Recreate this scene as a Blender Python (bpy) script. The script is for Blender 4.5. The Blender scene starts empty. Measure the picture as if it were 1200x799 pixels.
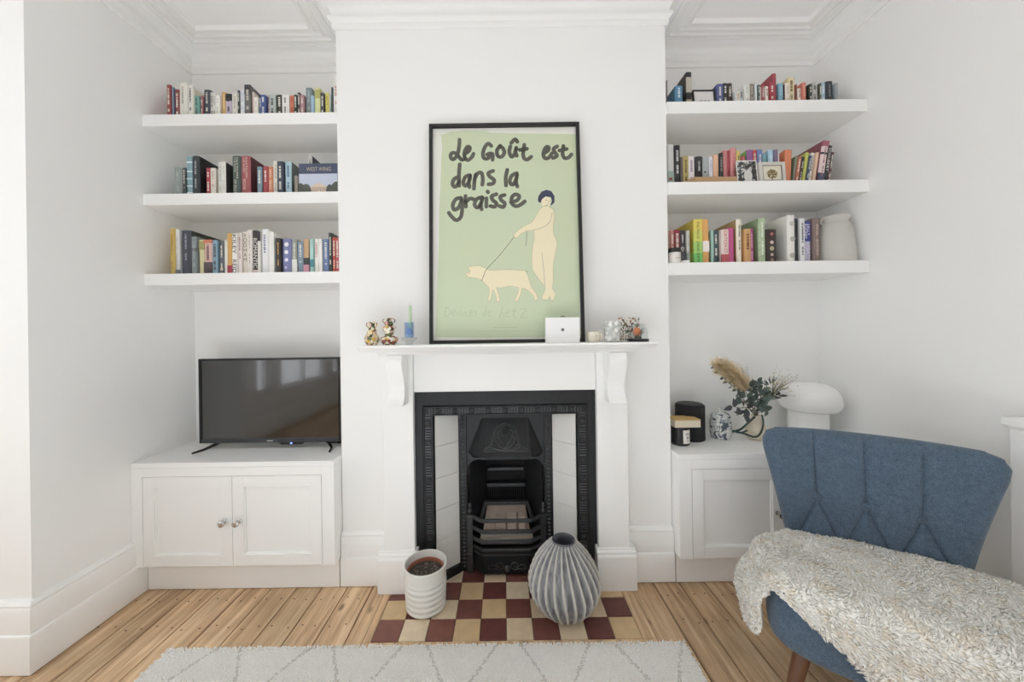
import bpy, math, random
from mathutils import Vector, Matrix, noise
random.seed(7)
PI = math.pi
S = bpy.context.scene
COL = S.collection

# ------------------------------------------------------------------ camera
F, CX, CY, ROLL, H = 412.0, 590.0, 387.0, 0.014, 1.225     # focal length in pixels of a 1200x799 frame
cam = bpy.data.cameras.new('camera'); cam_o = bpy.data.objects.new('camera', cam); COL.objects.link(cam_o)
cam.sensor_width = 36; cam.lens = F / 1200 * 36
cam.shift_x = (600 - CX) / 1200; cam.shift_y = -(399.5 - CY) / 1200
cam.clip_start = .02
cam_o.location = (0, 0, H); cam_o.rotation_euler = (PI / 2, ROLL, 0)
S.camera = cam_o

# ------------------------------------------------------------------ world, daylight, exposure
wd = bpy.data.worlds.new('sky'); S.world = wd; wd.use_nodes = True
wd.node_tree.nodes['Background'].inputs[0].default_value = (.86, .93, 1, 1)
wd.node_tree.nodes['Background'].inputs[1].default_value = .4
def area(name, loc, rot, sx, sy, w, col=(1, 1, 1)):
    l = bpy.data.lights.new(name, 'AREA'); l.shape = 'RECTANGLE'; l.size = sx; l.size_y = sy; l.energy = w; l.color = col
    o = bpy.data.objects.new(name, l); COL.objects.link(o); o.location = loc; o.rotation_euler = rot
    return o
# daylight in the bay windows on the left; fill added at an invented rear window, and sunlight added through
# it onto the floor and rug behind the camera, from where it bounces about the white room
area('daylight_bay', (-3.08, -.75, 1.45), (0, -PI / 2, 0), 2.1, 4.0, 64, (.95, .978, 1))
area('rear_fill', (-.32, -3.72, 1.72), (PI / 2, 0, 0), 2.0, 1.6, 2, (.97, .985, 1))  # weak fill added from behind, at the invented rear window
sl = bpy.data.lights.new('fill_sun', 'SUN'); sl.energy = 21; sl.angle = .02; sl.color = (.82, .91, 1)
slo = bpy.data.objects.new('fill_sun', sl); COL.objects.link(slo); slo.rotation_euler = (math.radians(59), 0, 0)  # added, aimed onto the rug so its bounce fills the room
S.view_settings.view_transform = 'Standard'; S.view_settings.look = 'None'
S.view_settings.gamma = 1; S.view_settings.use_curve_mapping = False
S.view_settings.exposure = -0.03
S.cycles.use_denoising = True
S.cycles.max_bounces = 14; S.cycles.diffuse_bounces = 12; S.cycles.transparent_max_bounces = 16
S.cycles.caustics_reflective = False; S.cycles.caustics_refractive = False

# ------------------------------------------------------------------ helpers
def W(px, py, Y):
    """point of the room at depth Y that the photograph shows at pixel (px, py)"""
    dx, dy = px - CX, py - CY
    u, v = dx - ROLL * dy, dy + ROLL * dx
    return (u * Y / F, Y, H - v * Y / F)
def WX(px, py, Y): return W(px, py, Y)[0]
def WZ(px, py, Y): return W(px, py, Y)[2]

def lin(h):
    h = h.lstrip('#')
    c = [int(h[i:i + 2], 16) / 255 for i in (0, 2, 4)]
    return tuple(x / 12.92 if x <= .04045 else ((x + .055) / 1.055) ** 2.4 for x in c) + (1,)

MATS = {}
def M(hexc, rough=.6, metal=0, var=.06, vs=30, bump=0, bs=200, spec=.5, coat=0, name=None, stretch=None):
    key = (hexc, rough, metal, var, vs, bump, bs, spec, coat, stretch)
    if key in MATS: return MATS[key]
    m = bpy.data.materials.new(name or 'mat_' + hexc.strip('#')); m.use_nodes = True
    nt = m.node_tree; N = nt.nodes; L = nt.links; b = N['Principled BSDF']
    c = lin(hexc)
    b.inputs['Roughness'].default_value = rough; b.inputs['Metallic'].default_value = metal
    b.inputs['Specular IOR Level'].default_value = spec; b.inputs['Coat Weight'].default_value = coat
    tc = N.new('ShaderNodeTexCoord'); src = tc.outputs['Object']
    if stretch:
        mp = N.new('ShaderNodeMapping'); mp.inputs['Scale'].default_value = stretch; L.new(src, mp.inputs[0]); src = mp.outputs[0]
    nz = N.new('ShaderNodeTexNoise'); nz.inputs['Scale'].default_value = vs; nz.inputs['Detail'].default_value = 4
    L.new(src, nz.inputs['Vector'])
    mx = N.new('ShaderNodeMix'); mx.data_type = 'RGBA'
    mx.inputs[6].default_value = tuple(x * (1 - var) for x in c[:3]) + (1,)
    mx.inputs[7].default_value = tuple(min(1, x * (1 + var)) for x in c[:3]) + (1,)
    L.new(nz.outputs['Fac'], mx.inputs[0]); L.new(mx.outputs[2], b.inputs['Base Color'])
    if bump:
        n2 = N.new('ShaderNodeTexNoise'); n2.inputs['Scale'].default_value = bs; n2.inputs['Detail'].default_value = 3
        L.new(src, n2.inputs['Vector'])
        bp = N.new('ShaderNodeBump'); bp.inputs['Strength'].default_value = bump; bp.inputs['Distance'].default_value = .002
        L.new(n2.outputs['Fac'], bp.inputs['Height']); L.new(bp.outputs[0], b.inputs['Normal'])
    MATS[key] = m
    return m

def ramp_mat(name, stops, scale=20, rough=.4, tex='noise', detail=4, distort=0, const=True, bump=0):
    """procedural painted pattern: a colour ramp over noise or voronoi"""
    m = bpy.data.materials.new(name); m.use_nodes = True
    nt = m.node_tree; N = nt.nodes; L = nt.links; b = N['Principled BSDF']; b.inputs['Roughness'].default_value = rough
    tc = N.new('ShaderNodeTexCoord')
    if tex == 'noise':
        t = N.new('ShaderNodeTexNoise'); t.inputs['Detail'].default_value = detail; t.inputs['Distortion'].default_value = distort; out = t.outputs['Fac']
    else:
        t = N.new('ShaderNodeTexVoronoi'); sp = N.new('ShaderNodeSeparateColor'); L.new(t.outputs['Color'], sp.inputs[0]); out = sp.outputs[0]
    t.inputs['Scale'].default_value = scale
    L.new(tc.outputs['Object'], t.inputs['Vector'])
    r = N.new('ShaderNodeValToRGB'); r.color_ramp.interpolation = 'CONSTANT' if const else 'LINEAR'
    e = r.color_ramp.elements
    while len(e) < len(stops): e.new(.5)
    for i, (p, h) in enumerate(stops): e[i].position = p; e[i].color = lin(h)
    L.new(out, r.inputs[0]); L.new(r.outputs[0], b.inputs['Base Color'])
    if bump:
        bp = N.new('ShaderNodeBump'); bp.inputs['Strength'].default_value = bump; bp.inputs['Distance'].default_value = .002
        L.new(out, bp.inputs['Height']); L.new(bp.outputs[0], b.inputs['Normal'])
    return m

def glass_mat(name, tint='ffffff', ior=1.45, rough=.05):
    """thin clear glass: mostly transparent, with a Fresnel sheen"""
    m = bpy.data.materials.new(name); m.use_nodes = True
    nt = m.node_tree; N = nt.nodes; L = nt.links; N.remove(N['Principled BSDF'])
    tr = N.new('ShaderNodeBsdfTransparent'); tr.inputs[0].default_value = lin(tint)
    gl = N.new('ShaderNodeBsdfGlossy'); gl.inputs['Roughness'].default_value = rough
    fr = N.new('ShaderNodeFresnel'); fr.inputs[0].default_value = ior
    ms = N.new('ShaderNodeMixShader'); ge = N.new('ShaderNodeNewGeometry'); iv = N.new('ShaderNodeMath'); iv.operation = 'SUBTRACT'; iv.inputs[0].default_value = 1; L.new(ge.outputs['Backfacing'], iv.inputs[1])
    mu = N.new('ShaderNodeMath'); mu.operation = 'MULTIPLY'; L.new(fr.outputs[0], mu.inputs[0]); L.new(iv.outputs[0], mu.inputs[1]); L.new(mu.outputs[0], ms.inputs[0]); L.new(tr.outputs[0], ms.inputs[1]); L.new(gl.outputs[0], ms.inputs[2])
    L.new(ms.outputs[0], N['Material Output'].inputs[0])
    return m

ORG = {}
class MB:
    def __init__(s): s.v = []; s.f = []; s.mi = []; s.cur = 0
    def add(s, vs, fs):
        o = len(s.v); s.v += [tuple(p) for p in vs]
        for f in fs: s.f.append([o + i for i in f]); s.mi.append(s.cur)
        return s
    def box(s, x0, x1, y0, y1, z0, z1):
        return s.add([(x0,y0,z0),(x1,y0,z0),(x1,y1,z0),(x0,y1,z0),(x0,y0,z1),(x1,y0,z1),(x1,y1,z1),(x0,y1,z1)],
                     [(3,2,1,0),(4,5,6,7),(0,1,5,4),(1,2,6,5),(2,3,7,6),(3,0,4,7)])
    def prism(s, pts, axis, a, b):
        """extrude a polygon: axis 'x' (pts = y,z), 'y' (pts = x,z), 'z' (pts = x,y)"""
        def mk(p, t): return {'x': (t, p[0], p[1]), 'y': (p[0], t, p[1]), 'z': (p[0], p[1], t)}[axis]
        n = len(pts)
        ar = sum(pts[i][0] * pts[(i + 1) % n][1] - pts[(i + 1) % n][0] * pts[i][1] for i in range(n))
        if (ar < 0) != (axis == 'y'): pts = pts[::-1]
        vs = [mk(p, a) for p in pts] + [mk(p, b) for p in pts]
        fs = [tuple(range(n))[::-1], tuple(range(n, 2 * n))] + [(i, (i + 1) % n, n + (i + 1) % n, n + i) for i in range(n)]
        return s.add(vs, fs)
    def lathe(s, prof, cx=0, cy=0, n=32, cap0=True, cap1=True, fn=None):
        vs = []; fs = []
        for (r, z) in prof:
            for i in range(n):
                a = 2 * PI * i / n; rr = r if fn is None else fn(r, z, a)
                vs.append((cx + rr * math.cos(a), cy + rr * math.sin(a), z))
        for k in range(len(prof) - 1):
            for i in range(n):
                j = (i + 1) % n; fs.append((k*n+i, k*n+j, (k+1)*n+j, (k+1)*n+i))
        if cap0: fs.append(tuple(range(n))[::-1])
        if cap1: fs.append(tuple(range((len(prof)-1)*n, len(prof)*n)))
        return s.add(vs, fs)
    def tube(s, pts, r, n=6, closed=False, caps=True):
        P = [Vector(p) for p in pts]; m = len(P)
        rs = r if isinstance(r, (list, tuple)) else [r] * m
        vs = []; fs = []; up = None
        for i in range(m):
            if closed: t = P[(i+1) % m] - P[i-1]
            else: t = P[min(i+1, m-1)] - P[max(i-1, 0)]
            if t.length < 1e-9: t = Vector((0, 0, 1))
            t.normalize()
            if up is None:
                up = Vector((0, 0, 1)) if abs(t.z) < .9 else Vector((1, 0, 0))
            a = t.cross(up)
            if a.length < 1e-6: a = t.orthogonal()
            a.normalize(); b = a.cross(t).normalized(); up = b
            for k in range(n):
                an = 2 * PI * k / n
                vs.append(P[i] + rs[i] * (math.cos(an) * a + math.sin(an) * b))
        mm = m if closed else m - 1
        for i in range(mm):
            i2 = (i + 1) % m
            for k in range(n):
                k2 = (k + 1) % n; fs.append((i*n+k, i*n+k2, i2*n+k2, i2*n+k))
        if caps and not closed:
            fs.append(tuple(range(n))[::-1]); fs.append(tuple(range((m-1)*n, m*n)))
        return s.add(vs, fs)
    def sweep(s, path, prof, side=1, closed_prof=True):
        """sweep a profile (offset from the path, z) along a plan polyline with mitred corners; side=1 offsets to the right of travel"""
        n = len(path); k = len(prof); vs = []; fs = []
        D = [Vector((path[i+1][0]-path[i][0], path[i+1][1]-path[i][1])).normalized() for i in range(n-1)]
        for i in range(n):
            d0 = D[max(i-1, 0)]; d1 = D[min(i, n-2)]
            n0 = Vector((d0.y, -d0.x)) * side; n1 = Vector((d1.y, -d1.x)) * side
            mt = (n0 + n1); mt = mt / max(1e-6, mt.dot(n0))
            for (p, z) in prof: vs.append((path[i][0] + mt.x * p, path[i][1] + mt.y * p, z))
        for i in range(n-1):
            for j in range(k if closed_prof else k-1):
                j2 = (j+1) % k; q = (i*k+j, i*k+j2, (i+1)*k+j2, (i+1)*k+j)
                fs.append(q if side < 0 else q[::-1])
        if closed_prof:
            fs.append(tuple(range(k))); fs.append(tuple(range((n-1)*k, n*k))[::-1])
        return s.add(vs, fs)
    def ribbon(s, pts, w, fn, t=.0006, n=6, cap=True):
        """flat brush stroke in a plane: pts 2-D, w width; fn maps (a, b, h) to 3-D"""
        q = smooth2(pts, n) if len(pts) > 2 else [Vector(p) for p in pts]
        L = []; R = []
        m = len(q)
        for i in range(m):
            d = q[min(i+1, m-1)] - q[max(i-1, 0)]
            d = d.normalized() if d.length > 1e-9 else Vector((1, 0)); nn = Vector((-d.y, d.x)) * w / 2
            L.append(q[i] + nn); R.append(q[i] - nn)
        if cap:
            d0 = (q[0] - q[1]).normalized(); d1 = (q[-1] - q[-2]).normalized()
            e0 = [q[0] + Vector((d0.x*math.cos(a)-d0.y*math.sin(a), d0.x*math.sin(a)+d0.y*math.cos(a)))*w/2 for a in (-.9, 0, .9)]
            e1 = [q[-1] + Vector((d1.x*math.cos(a)-d1.y*math.sin(a), d1.x*math.sin(a)+d1.y*math.cos(a)))*w/2 for a in (-.9, 0, .9)]
        for i in range(m-1):
            s.slab([L[i], L[i+1], R[i+1], R[i]], fn, t)
        if cap:
            s.slab([L[0]] + e0[::-1] + [R[0]] if (e0[-1]-L[0]).length < (e0[0]-L[0]).length else [L[0]] + e0 + [R[0]], fn, t)
            s.slab([L[-1]] + (e1 if (e1[0]-L[-1]).length < (e1[-1]-L[-1]).length else e1[::-1]) + [R[-1]], fn, t)
        return s
    def slab(s, poly, fn, t):
        n = len(poly)
        vs = [fn(p[0], p[1], 0) for p in poly] + [fn(p[0], p[1], t) for p in poly]
        return s.add(vs, [tuple(range(n)), tuple(range(n, 2*n))[::-1]] + [(i, n+i, n+(i+1) % n, (i+1) % n) for i in range(n)])
    def build(s, name, mat, parent=None, smooth=None, bevel=0, origin=None, local=False, seg=2, fixn=False):
        me = bpy.data.meshes.new(name)
        if parent is not None: og = ORG.get(parent.name, (0, 0, 0))
        else: og = origin or (0, 0, 0)
        if local: og = (0, 0, 0)
        vs = [(x-og[0], y-og[1], z-og[2]) for (x, y, z) in s.v]
        me.from_pydata(vs, [], s.f)
        mats = mat if isinstance(mat, (list, tuple)) else [mat]
        for m in mats: me.materials.append(m)
        if len(mats) > 1: me.polygons.foreach_set('material_index', s.mi)
        me.validate()
        if fixn:
            import bmesh
            bm = bmesh.new(); bm.from_mesh(me); bmesh.ops.recalc_face_normals(bm, faces=bm.faces); bm.to_mesh(me); bm.free()
        if smooth is not None:
            me.polygons.foreach_set('use_smooth', [True] * len(me.polygons))
            if smooth < 180: me.set_sharp_from_angle(angle=math.radians(smooth))
        me.update()
        o = bpy.data.objects.new(name, me); COL.objects.link(o)
        if parent is not None: o.parent = parent
        else: o.location = og
        ORG[o.name] = og
        if bevel:
            b = o.modifiers.new('bevel', 'BEVEL'); b.width = bevel; b.segments = seg; b.limit_method = 'ANGLE'; b.angle_limit = math.radians(40)
            b.harden_normals = False
        return o

def smooth2(pts, n=6):
    P = [Vector(p) for p in pts]; out = []
    for i in range(len(P)-1):
        p0 = P[max(i-1, 0)]; p1 = P[i]; p2 = P[i+1]; p3 = P[min(i+2, len(P)-1)]
        for k in range(n):
            t = k / n
            out.append(.5 * ((2*p1) + (p2-p0)*t + (2*p0-5*p1+4*p2-p3)*t*t + (3*p1-p0-3*p2+p3)*t**3))
    out.append(P[-1]); return out
smooth3 = smooth2

def tag(o, label=None, cat=None, group=None, kind=None):
    if label: o['label'] = label
    if cat: o['category'] = cat
    if group: o['group'] = group
    if kind: o['kind'] = kind
    return o
def thing(name, label, cat, loc=(0, 0, 0), rotz=0, group=None, local=False):
    o = bpy.data.objects.new(name, None); COL.objects.link(o); o.empty_display_size = .05
    o.location = loc; o.rotation_euler = (0, 0, rotz)
    ORG[o.name] = (0, 0, 0) if local else tuple(loc)
    return tag(o, label, cat, group)
def struct(o): o['kind'] = 'structure'; return o

def text_pts(txt, size=1.0, stack=False):
    """glyph outlines of a word as mesh data (verts, faces) with its left-bottom at the origin"""
    cu = bpy.data.curves.new('t', 'FONT'); cu.body = txt; cu.size = size; cu.align_x = 'LEFT'
    cu.resolution_u = 3
    if stack: cu.body = '\n'.join(txt); cu.align_x = 'CENTER'; cu.space_line = .82
    ob = bpy.data.objects.new('t', cu); me = bpy.data.meshes.new_from_object(ob)
    vs = [tuple(v.co) for v in me.vertices]; fs = [tuple(p.vertices) for p in me.polygons]
    bpy.data.objects.remove(ob); bpy.data.curves.remove(cu); bpy.data.meshes.remove(me)
    if not vs: return [], [], 0, 0
    x0 = min(v[0] for v in vs); y0 = min(v[1] for v in vs)
    vs = [(v[0]-x0, v[1]-y0) for v in vs]
    return vs, fs, max(v[0] for v in vs), max(v[1] for v in vs)
# ------------------------------------------------------------------ room
YB, YA = 1.72, 2.00            # chimney breast plane, alcove back plane
XL, XR, YR = -1.755, 1.785, 1.298   # alcove side walls, return of the left wall
BL, BR = -.80, .81             # chimney breast edges
ZC = 2.815                     # ceiling
WALL = M('f3f3f2', .85, var=.008, vs=3, bump=.05, bs=90, spec=.2, name='wall_paint')
WOODW = M('f3f3f2', .45, var=.01, vs=6, spec=.4, name='white_woodwork')
CEIL = M('f7f7f7', .9, var=.01, vs=4, bump=.06, bs=60, spec=.1, name='ceiling_paint')

struct(MB().box(-3.4, XL, YR, 2.2, -.1, 2.95).build('wall_left', WALL))
struct(MB().box(XR, XR + .15, -3.9, 2.2, -.1, 2.95).build('wall_right', WALL))
struct(MB().box(XL, XR, YA, 2.2, -.1, 2.95).build('wall_back', WALL))
wb = MB()
wb.box(BL, -.40, YB, YA, -.02, 2.9); wb.box(.404, BR, YB, YA, -.02, 2.9); wb.box(-.40, .404, YB, YA, .90, 2.9)
struct(wb.build('wall_chimney_breast', WALL))
struct(MB().box(-3.4, 1.95, -3.9, 2.2, ZC, ZC + .1).build('ceiling', CEIL))
# bay wall on the left and rear wall behind the camera, with window openings; the rear one is added for fill
def wall_with_openings(name, axis, a, b, lo, hi, zs):
    m = MB(); cuts = [c for w in zs for c in w[:2]]; pts = [lo] + cuts + [hi]
    for i in range(0, len(pts), 2):
        (m.box(a, b, pts[i], pts[i+1], -.1, 2.9) if axis == 'x' else m.box(pts[i], pts[i+1], a, b, -.1, 2.9))
    for (p, q, z0, z1) in zs:
        if axis == 'x': m.box(a, b, p, q, -.1, z0); m.box(a, b, p, q, z1, 2.9)
        else: m.box(p, q, a, b, -.1, z0); m.box(p, q, a, b, z1, 2.9)
    return struct(m.build(name, WALL))
wall_with_openings('wall_bay', 'x', -3.0, -2.88, -3.9, 1.30, [(-2.55, -2.25, .5, 2.5), (-2.02, -.88, .5, 2.5), (-.68, -.42, .5, 2.5), (-.15, 1.12, .5, 2.5)])
wall_with_openings('wall_rear', 'y', -3.64, -3.52, -2.9, 1.8, [(-1.3, .66, .95, 2.5)])  # unseen opening added and sized so sunlight lands on the rug
GL = glass_mat('window_glass')
def window(n, axis, at, lo, hi, z0, z1, mid):
    m = MB(); w = .05
    def bx(p, q, a, b):
        (m.box(at-.03, at+.03, p, q, a, b) if axis == 'x' else m.box(p, q, at-.03, at+.03, a, b))
    bx(lo, lo+w, z0, z1); bx(hi-w, hi, z0, z1); bx(lo, hi, z0, z0+w); bx(lo, hi, z1-w, z1); bx(lo+w, hi-w, (z0+z1)/2-.025, (z0+z1)/2+.025)
    for k in range(1, mid): c = lo + (hi-lo)*k/mid; bx(c-.02, c+.02, z0+w, z1-w)
    o = struct(m.build('window_%d' % n, WOODW))
    g = MB(); (g.box(at-.003, at+.003, lo+w, hi-w, z0+w, z1-w) if axis == 'x' else g.box(lo+w, hi-w, at-.003, at+.003, z0+w, z1-w))
    g.build('pane', GL, o)
for n_, (p, q, mid) in enumerate(((-2.55, -2.25, 1), (-2.02, -.88, 2), (-.68, -.42, 1), (-.15, 1.12, 2))): window(n_ + 1, 'x', -2.94, p, q, .5, 2.5, mid)
window(5, 'y', -3.58, -1.3, .66, .95, 2.5, 2)  # invented window behind the camera that lets the fill light in

# cornice and ceiling mouldings, mitred round the alcoves and the chimney breast
ROOM = [(XL, YR), (XL, YA), (BL, YA), (BL, YB), (BR, YB), (BR, YA), (XR, YA), (XR, -3.5)]
cor = [(-.005, 2.700), (.010, 2.700), (.014, 2.712), (.013, 2.728), (.024, 2.736), (.029, 2.744), (.029, 2.754), (.022, 2.760), (.017, 2.764),
       (.018, 2.776), (.024, 2.790), (.036, 2.801), (.052, 2.806), (.058, 2.810), (.058, 2.83), (-.005, 2.83)]
struct(MB().sweep(ROOM, cor, 1).build('trim_1', WOODW, smooth=35))
def offs(path, d):
    m = MB().sweep(path, [(d, 0)], 1, closed_prof=False); return [(v[0], v[1]) for v in m.v]
m1 = [(0, 2.82), (0, 2.806), (.012, 2.800), (.020, 2.800), (.026, 2.809), (.040, 2.809), (.046, 2.799), (.056, 2.797), (.062, 2.808), (.074, 2.808),
      (.082, 2.796), (.098, 2.796), (.104, 2.805), (.110, 2.82)]
struct(MB().sweep(offs(ROOM, .085), m1, 1).build('trim_2', WOODW, smooth=30))

# skirting boards
sk = [(0, 0.004), (.030, .004), (.030, .132), (.026, .140), (.021, .142), (.021, .228), (.017, .236), (.018, .244), (.010, .256), (0, .258)]
def skirt(name, path): return struct(MB().sweep(path, sk, 1).build(name, WOODW, smooth=30))
struct(MB().sweep([(-2.88, YR), (XL, YR), (XL, 1.690)], sk, 1).build('baseboard_left', WOODW, smooth=30))
skirt('baseboard_chimney_left', [(BL - .0, YB), (-.585, YB)])
skirt('baseboard_chimney_right', [(.585, YB), (BR + .0, YB)])
skirt('baseboard_right', [(XR, 1.690), (XR, 1.20)])
skirt('baseboard_bay', [(-2.88, -3.5), (-2.88, YR)])

# ------------------------------------------------------------------ floorboards
def wood_mat():
    m = bpy.data.materials.new('pine_floorboard'); m.use_nodes = True
    nt = m.node_tree; N = nt.nodes; L = nt.links; b = N['Principled BSDF']
    tc = N.new('ShaderNodeTexCoord'); oi = N.new('ShaderNodeObjectInfo')
    mul = N.new('ShaderNodeVectorMath'); mul.operation = 'SCALE'; mul.inputs[0].default_value = (7, 31, 3); L.new(oi.outputs['Random'], mul.inputs['Scale'])
    ad = N.new('ShaderNodeVectorMath'); ad.operation = 'ADD'; L.new(tc.outputs['Object'], ad.inputs[0]); L.new(mul.outputs[0], ad.inputs[1])
    mp = N.new('ShaderNodeMapping'); mp.inputs['Scale'].default_value = (38, 2.2, 38); L.new(ad.outputs[0], mp.inputs[0])
    g = N.new('ShaderNodeTexNoise'); g.inputs['Scale'].default_value = 1; g.inputs['Detail'].default_value = 6; g.inputs['Roughness'].default_value = .62; g.inputs['Distortion'].default_value = .6
    L.new(mp.outputs[0], g.inputs['Vector'])
    r = N.new('ShaderNodeValToRGB'); e = r.color_ramp.elements
    e[0].position = .28; e[0].color = lin('957350'); e[1].position = .72; e[1].color = lin('dcc19a'); x = e.new(.5); x.color = lin('c29f75')
    L.new(g.outputs['Fac'], r.inputs[0])
    # broad patches of wear
    n2 = N.new('ShaderNodeTexNoise'); n2.inputs['Scale'].default_value = 5; n2.inputs['Detail'].default_value = 3; L.new(ad.outputs[0], n2.inputs['Vector'])
    hs = N.new('ShaderNodeHueSaturation'); L.new(r.outputs[0], hs.inputs['Color'])
    mr = N.new('ShaderNodeMapRange'); mr.inputs[1].default_value = .3; mr.inputs[2].default_value = .7; mr.inputs[3].default_value = .86; mr.inputs[4].default_value = 1.1
    L.new(n2.outputs['Fac'], mr.inputs[0])
    mr2 = N.new('ShaderNodeMapRange'); mr2.inputs[3].default_value = .98; mr2.inputs[4].default_value = 1.3; L.new(oi.outputs['Random'], mr2.inputs[0])
    mu = N.new('ShaderNodeMath'); mu.operation = 'MULTIPLY'; L.new(mr.outputs[0], mu.inputs[0]); L.new(mr2.outputs[0], mu.inputs[1]); L.new(mu.outputs[0], hs.inputs['Value'])
    hs.inputs['Saturation'].default_value = .88
    # knots
    mk = N.new('ShaderNodeMapping'); mk.inputs['Scale'].default_value = (9, 4.5, 1); L.new(ad.outputs[0], mk.inputs[0])
    vo = N.new('ShaderNodeTexVoronoi'); vo.inputs['Scale'].default_value = 1; vo.inputs['Randomness'].default_value = 1; L.new(mk.outputs[0], vo.inputs['Vector'])
    k = N.new('ShaderNodeMapRange'); k.inputs[1].default_value = .05; k.inputs[2].default_value = .13; k.inputs[3].default_value = .75; k.inputs[4].default_value = 0; L.new(vo.outputs['Distance'], k.inputs[0])
    mx = N.new('ShaderNodeMix'); mx.data_type = 'RGBA'; mx.inputs[7].default_value = lin('6a4d36')
    L.new(k.outputs[0], mx.inputs[0]); L.new(hs.outputs[0], mx.inputs[6]); L.new(mx.outputs[2], b.inputs['Base Color'])
    b.inputs['Roughness'].default_value = .5; b.inputs['Specular IOR Level'].default_value = .35
    bp = N.new('ShaderNodeBump'); bp.inputs['Strength'].default_value = .25; bp.inputs['Distance'].default_value = .002; L.new(g.outputs['Fac'], bp.inputs['Height']); L.new(bp.outputs[0], b.inputs['Normal'])
    return m
PINE = wood_mat()
fl = struct(MB().box(-3.4, 1.95, -3.9, 2.2, -.08, -.022).build('floor', M('2a221a', .9, name='underfloor')))
HX0, HX1, HY0 = -.574, .588, 1.352       # hearth with its wooden border
NAIL = M('3c332b', .5, .6, name='nail_head')
def board(x0, x1, y0, y1):
    m = MB().box(x0 + .0024, x1 - .0024, y0, y1, -.022, 0)
    m.build('floorboard', PINE, fl, bevel=.0015, seg=1)
x = -1.624 - .1225 * 11; k = 0; rb = random.Random(3)
while x < XR:
    x1 = min(x + .1225, XR)
    cuts = [-3.5, rb.uniform(-2.6, -.4), 2.0]
    if x1 <= XL: cuts[-1] = YR + .02
    for (a, b_) in zip(cuts[:-1], cuts[1:]):
        a += .0015
        if b_ > HY0 and x1 > HX0 and x < HX1:
            board(x, x1, a, HY0 - .002)
            if x < HX0 - .012: board(x, HX0, HY0, min(b_, 1.75))
            if x1 > HX1 + .012: board(HX1, x1, HY0, min(b_, 1.75))
        else: board(x, x1, a, b_)
    x = x1 if x1 >= XR else x + .1225
nm = MB()
for i in range(-2, 29):
    xx = -1.624 + .1225 * i
    if xx > 1.7: break
    for yy in (1.13, 1.47, 1.62):
        if HX0 - .1 < xx < HX1 and yy > 1.3: continue
        for dx in (.03, .09):
            nm.lathe([(.0035, .0), (.0035, .0006)], xx + dx + rb.uniform(-.008, .008), yy + rb.uniform(-.012, .012), 6)
nn = nm.build('nail_heads', NAIL, fl); nn['kind'] = 'stuff'

# ------------------------------------------------------------------ hearth: chequered quarry tiles with a wooden border
he = struct(MB().box(-.58, .592, HY0 - .004, 2.0, -.06, -.004).build('hearth', M('6e675c', .9, var=.2, vs=60, name='hearth_grout')))
T = .1076; TX0, TY0 = -.5425, 1.388
RED = [M(h, .5, var=.28, vs=26, bump=.12, bs=60, name='red_tile') for h in ('73463e', '663b36', '7d4f46')]
CREAM = [M(h, .5, var=.2, vs=22, bump=.12, bs=60, name='cream_tile') for h in ('d6c0a2', 'dcc9ad', 'cdb189')]
rt = random.Random(5)
for j in range(5):
    for i in range(10):
        if j >= 3 and not (1 <= i <= 8): continue
        x0 = TX0 + i * T; y0 = TY0 + j * T
        y1 = min(y0 + T, 1.90)
        mt = rt.choice(RED if (i + j) % 2 == 0 else CREAM)
        z = rt.uniform(.001, .0035)
        MB().box(x0 + .0012, x0 + T - .0012, y0 + .0012, y1 - .0012, -.004, z).build('tile', mt, he, bevel=.0015, seg=1)
MB().box(HX0, HX1, HY0, TY0 - .001, -.02, .001).build('border_board', PINE, he, bevel=.0015)
MB().box(HX0, TX0 - .001, TY0, 1.72, -.02, .001).build('border_board', PINE, he, bevel=.0015)
MB().box(TX0 + 10 * T + .001, HX1, TY0, 1.72, -.02, .001).build('border_board', PINE, he, bevel=.0015)
# ------------------------------------------------------------------ mantelpiece
MZ = 1.166
mp = thing('mantelpiece', 'white painted wooden mantelpiece with curved corbels around the black fireplace', 'mantelpiece', (0, 1.66, 0))
MB().prism([(1.52, MZ), (1.52, MZ - .010), (1.528, MZ - .014), (1.548, MZ - .027), (1.719, MZ - .027), (1.719, MZ)], 'x', -.638, .667).build('mantel_shelf', WOODW, mp, bevel=.0015)
MB().prism([(1.550, MZ - .0275), (1.560, MZ - .034), (1.578, MZ - .046), (1.719, MZ - .046), (1.719, MZ - .0275)], 'x', -.566, .585).build('bed_mould', WOODW, mp, bevel=.001)
for sx in (-1, 1):
    X0, X1 = ((-.578, -.432) if sx < 0 else (.436, .582))
    MB().box(X0, X1, 1.660, 1.719, .19, MZ - .0465).build('jamb', WOODW, mp, bevel=.003)
    pl = [(1.637, .002), (1.637, .158), (1.640, .164), (1.645, .167), (1.646, .177), (1.653, .184), (1.655, .193), (1.719, .193), (1.719, .002)]
    MB().prism(pl, 'x', X0 - .026, X1 + .012 if sx < 0 else X1 + .026).build('plinth_block', WOODW, mp, bevel=.002) if sx < 0 else \
        MB().prism(pl, 'x', X0 - .012, X1 + .026).build('plinth_block', WOODW, mp, bevel=.002)
    CX0, CX1 = ((-.526, -.4525) if sx < 0 else (.468, .5455))
    cp = smooth2([(1.568, 1.1195), (1.553, 1.095), (1.556, 1.066), (1.575, 1.025), (1.593, .985), (1.597, .955), (1.588, .925), (1.572, .902), (1.567, .892)], 5)
    MB().prism([tuple(p) for p in cp] + [(1.659, .892), (1.659, 1.1195)], 'x', CX0, CX1).build('corbel', WOODW, mp, smooth=30, bevel=.0015)
MB().box(-.431, .435, 1.676, 1.719, .936, MZ - .0465).build('frieze', WOODW, mp, bevel=.002)

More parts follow.
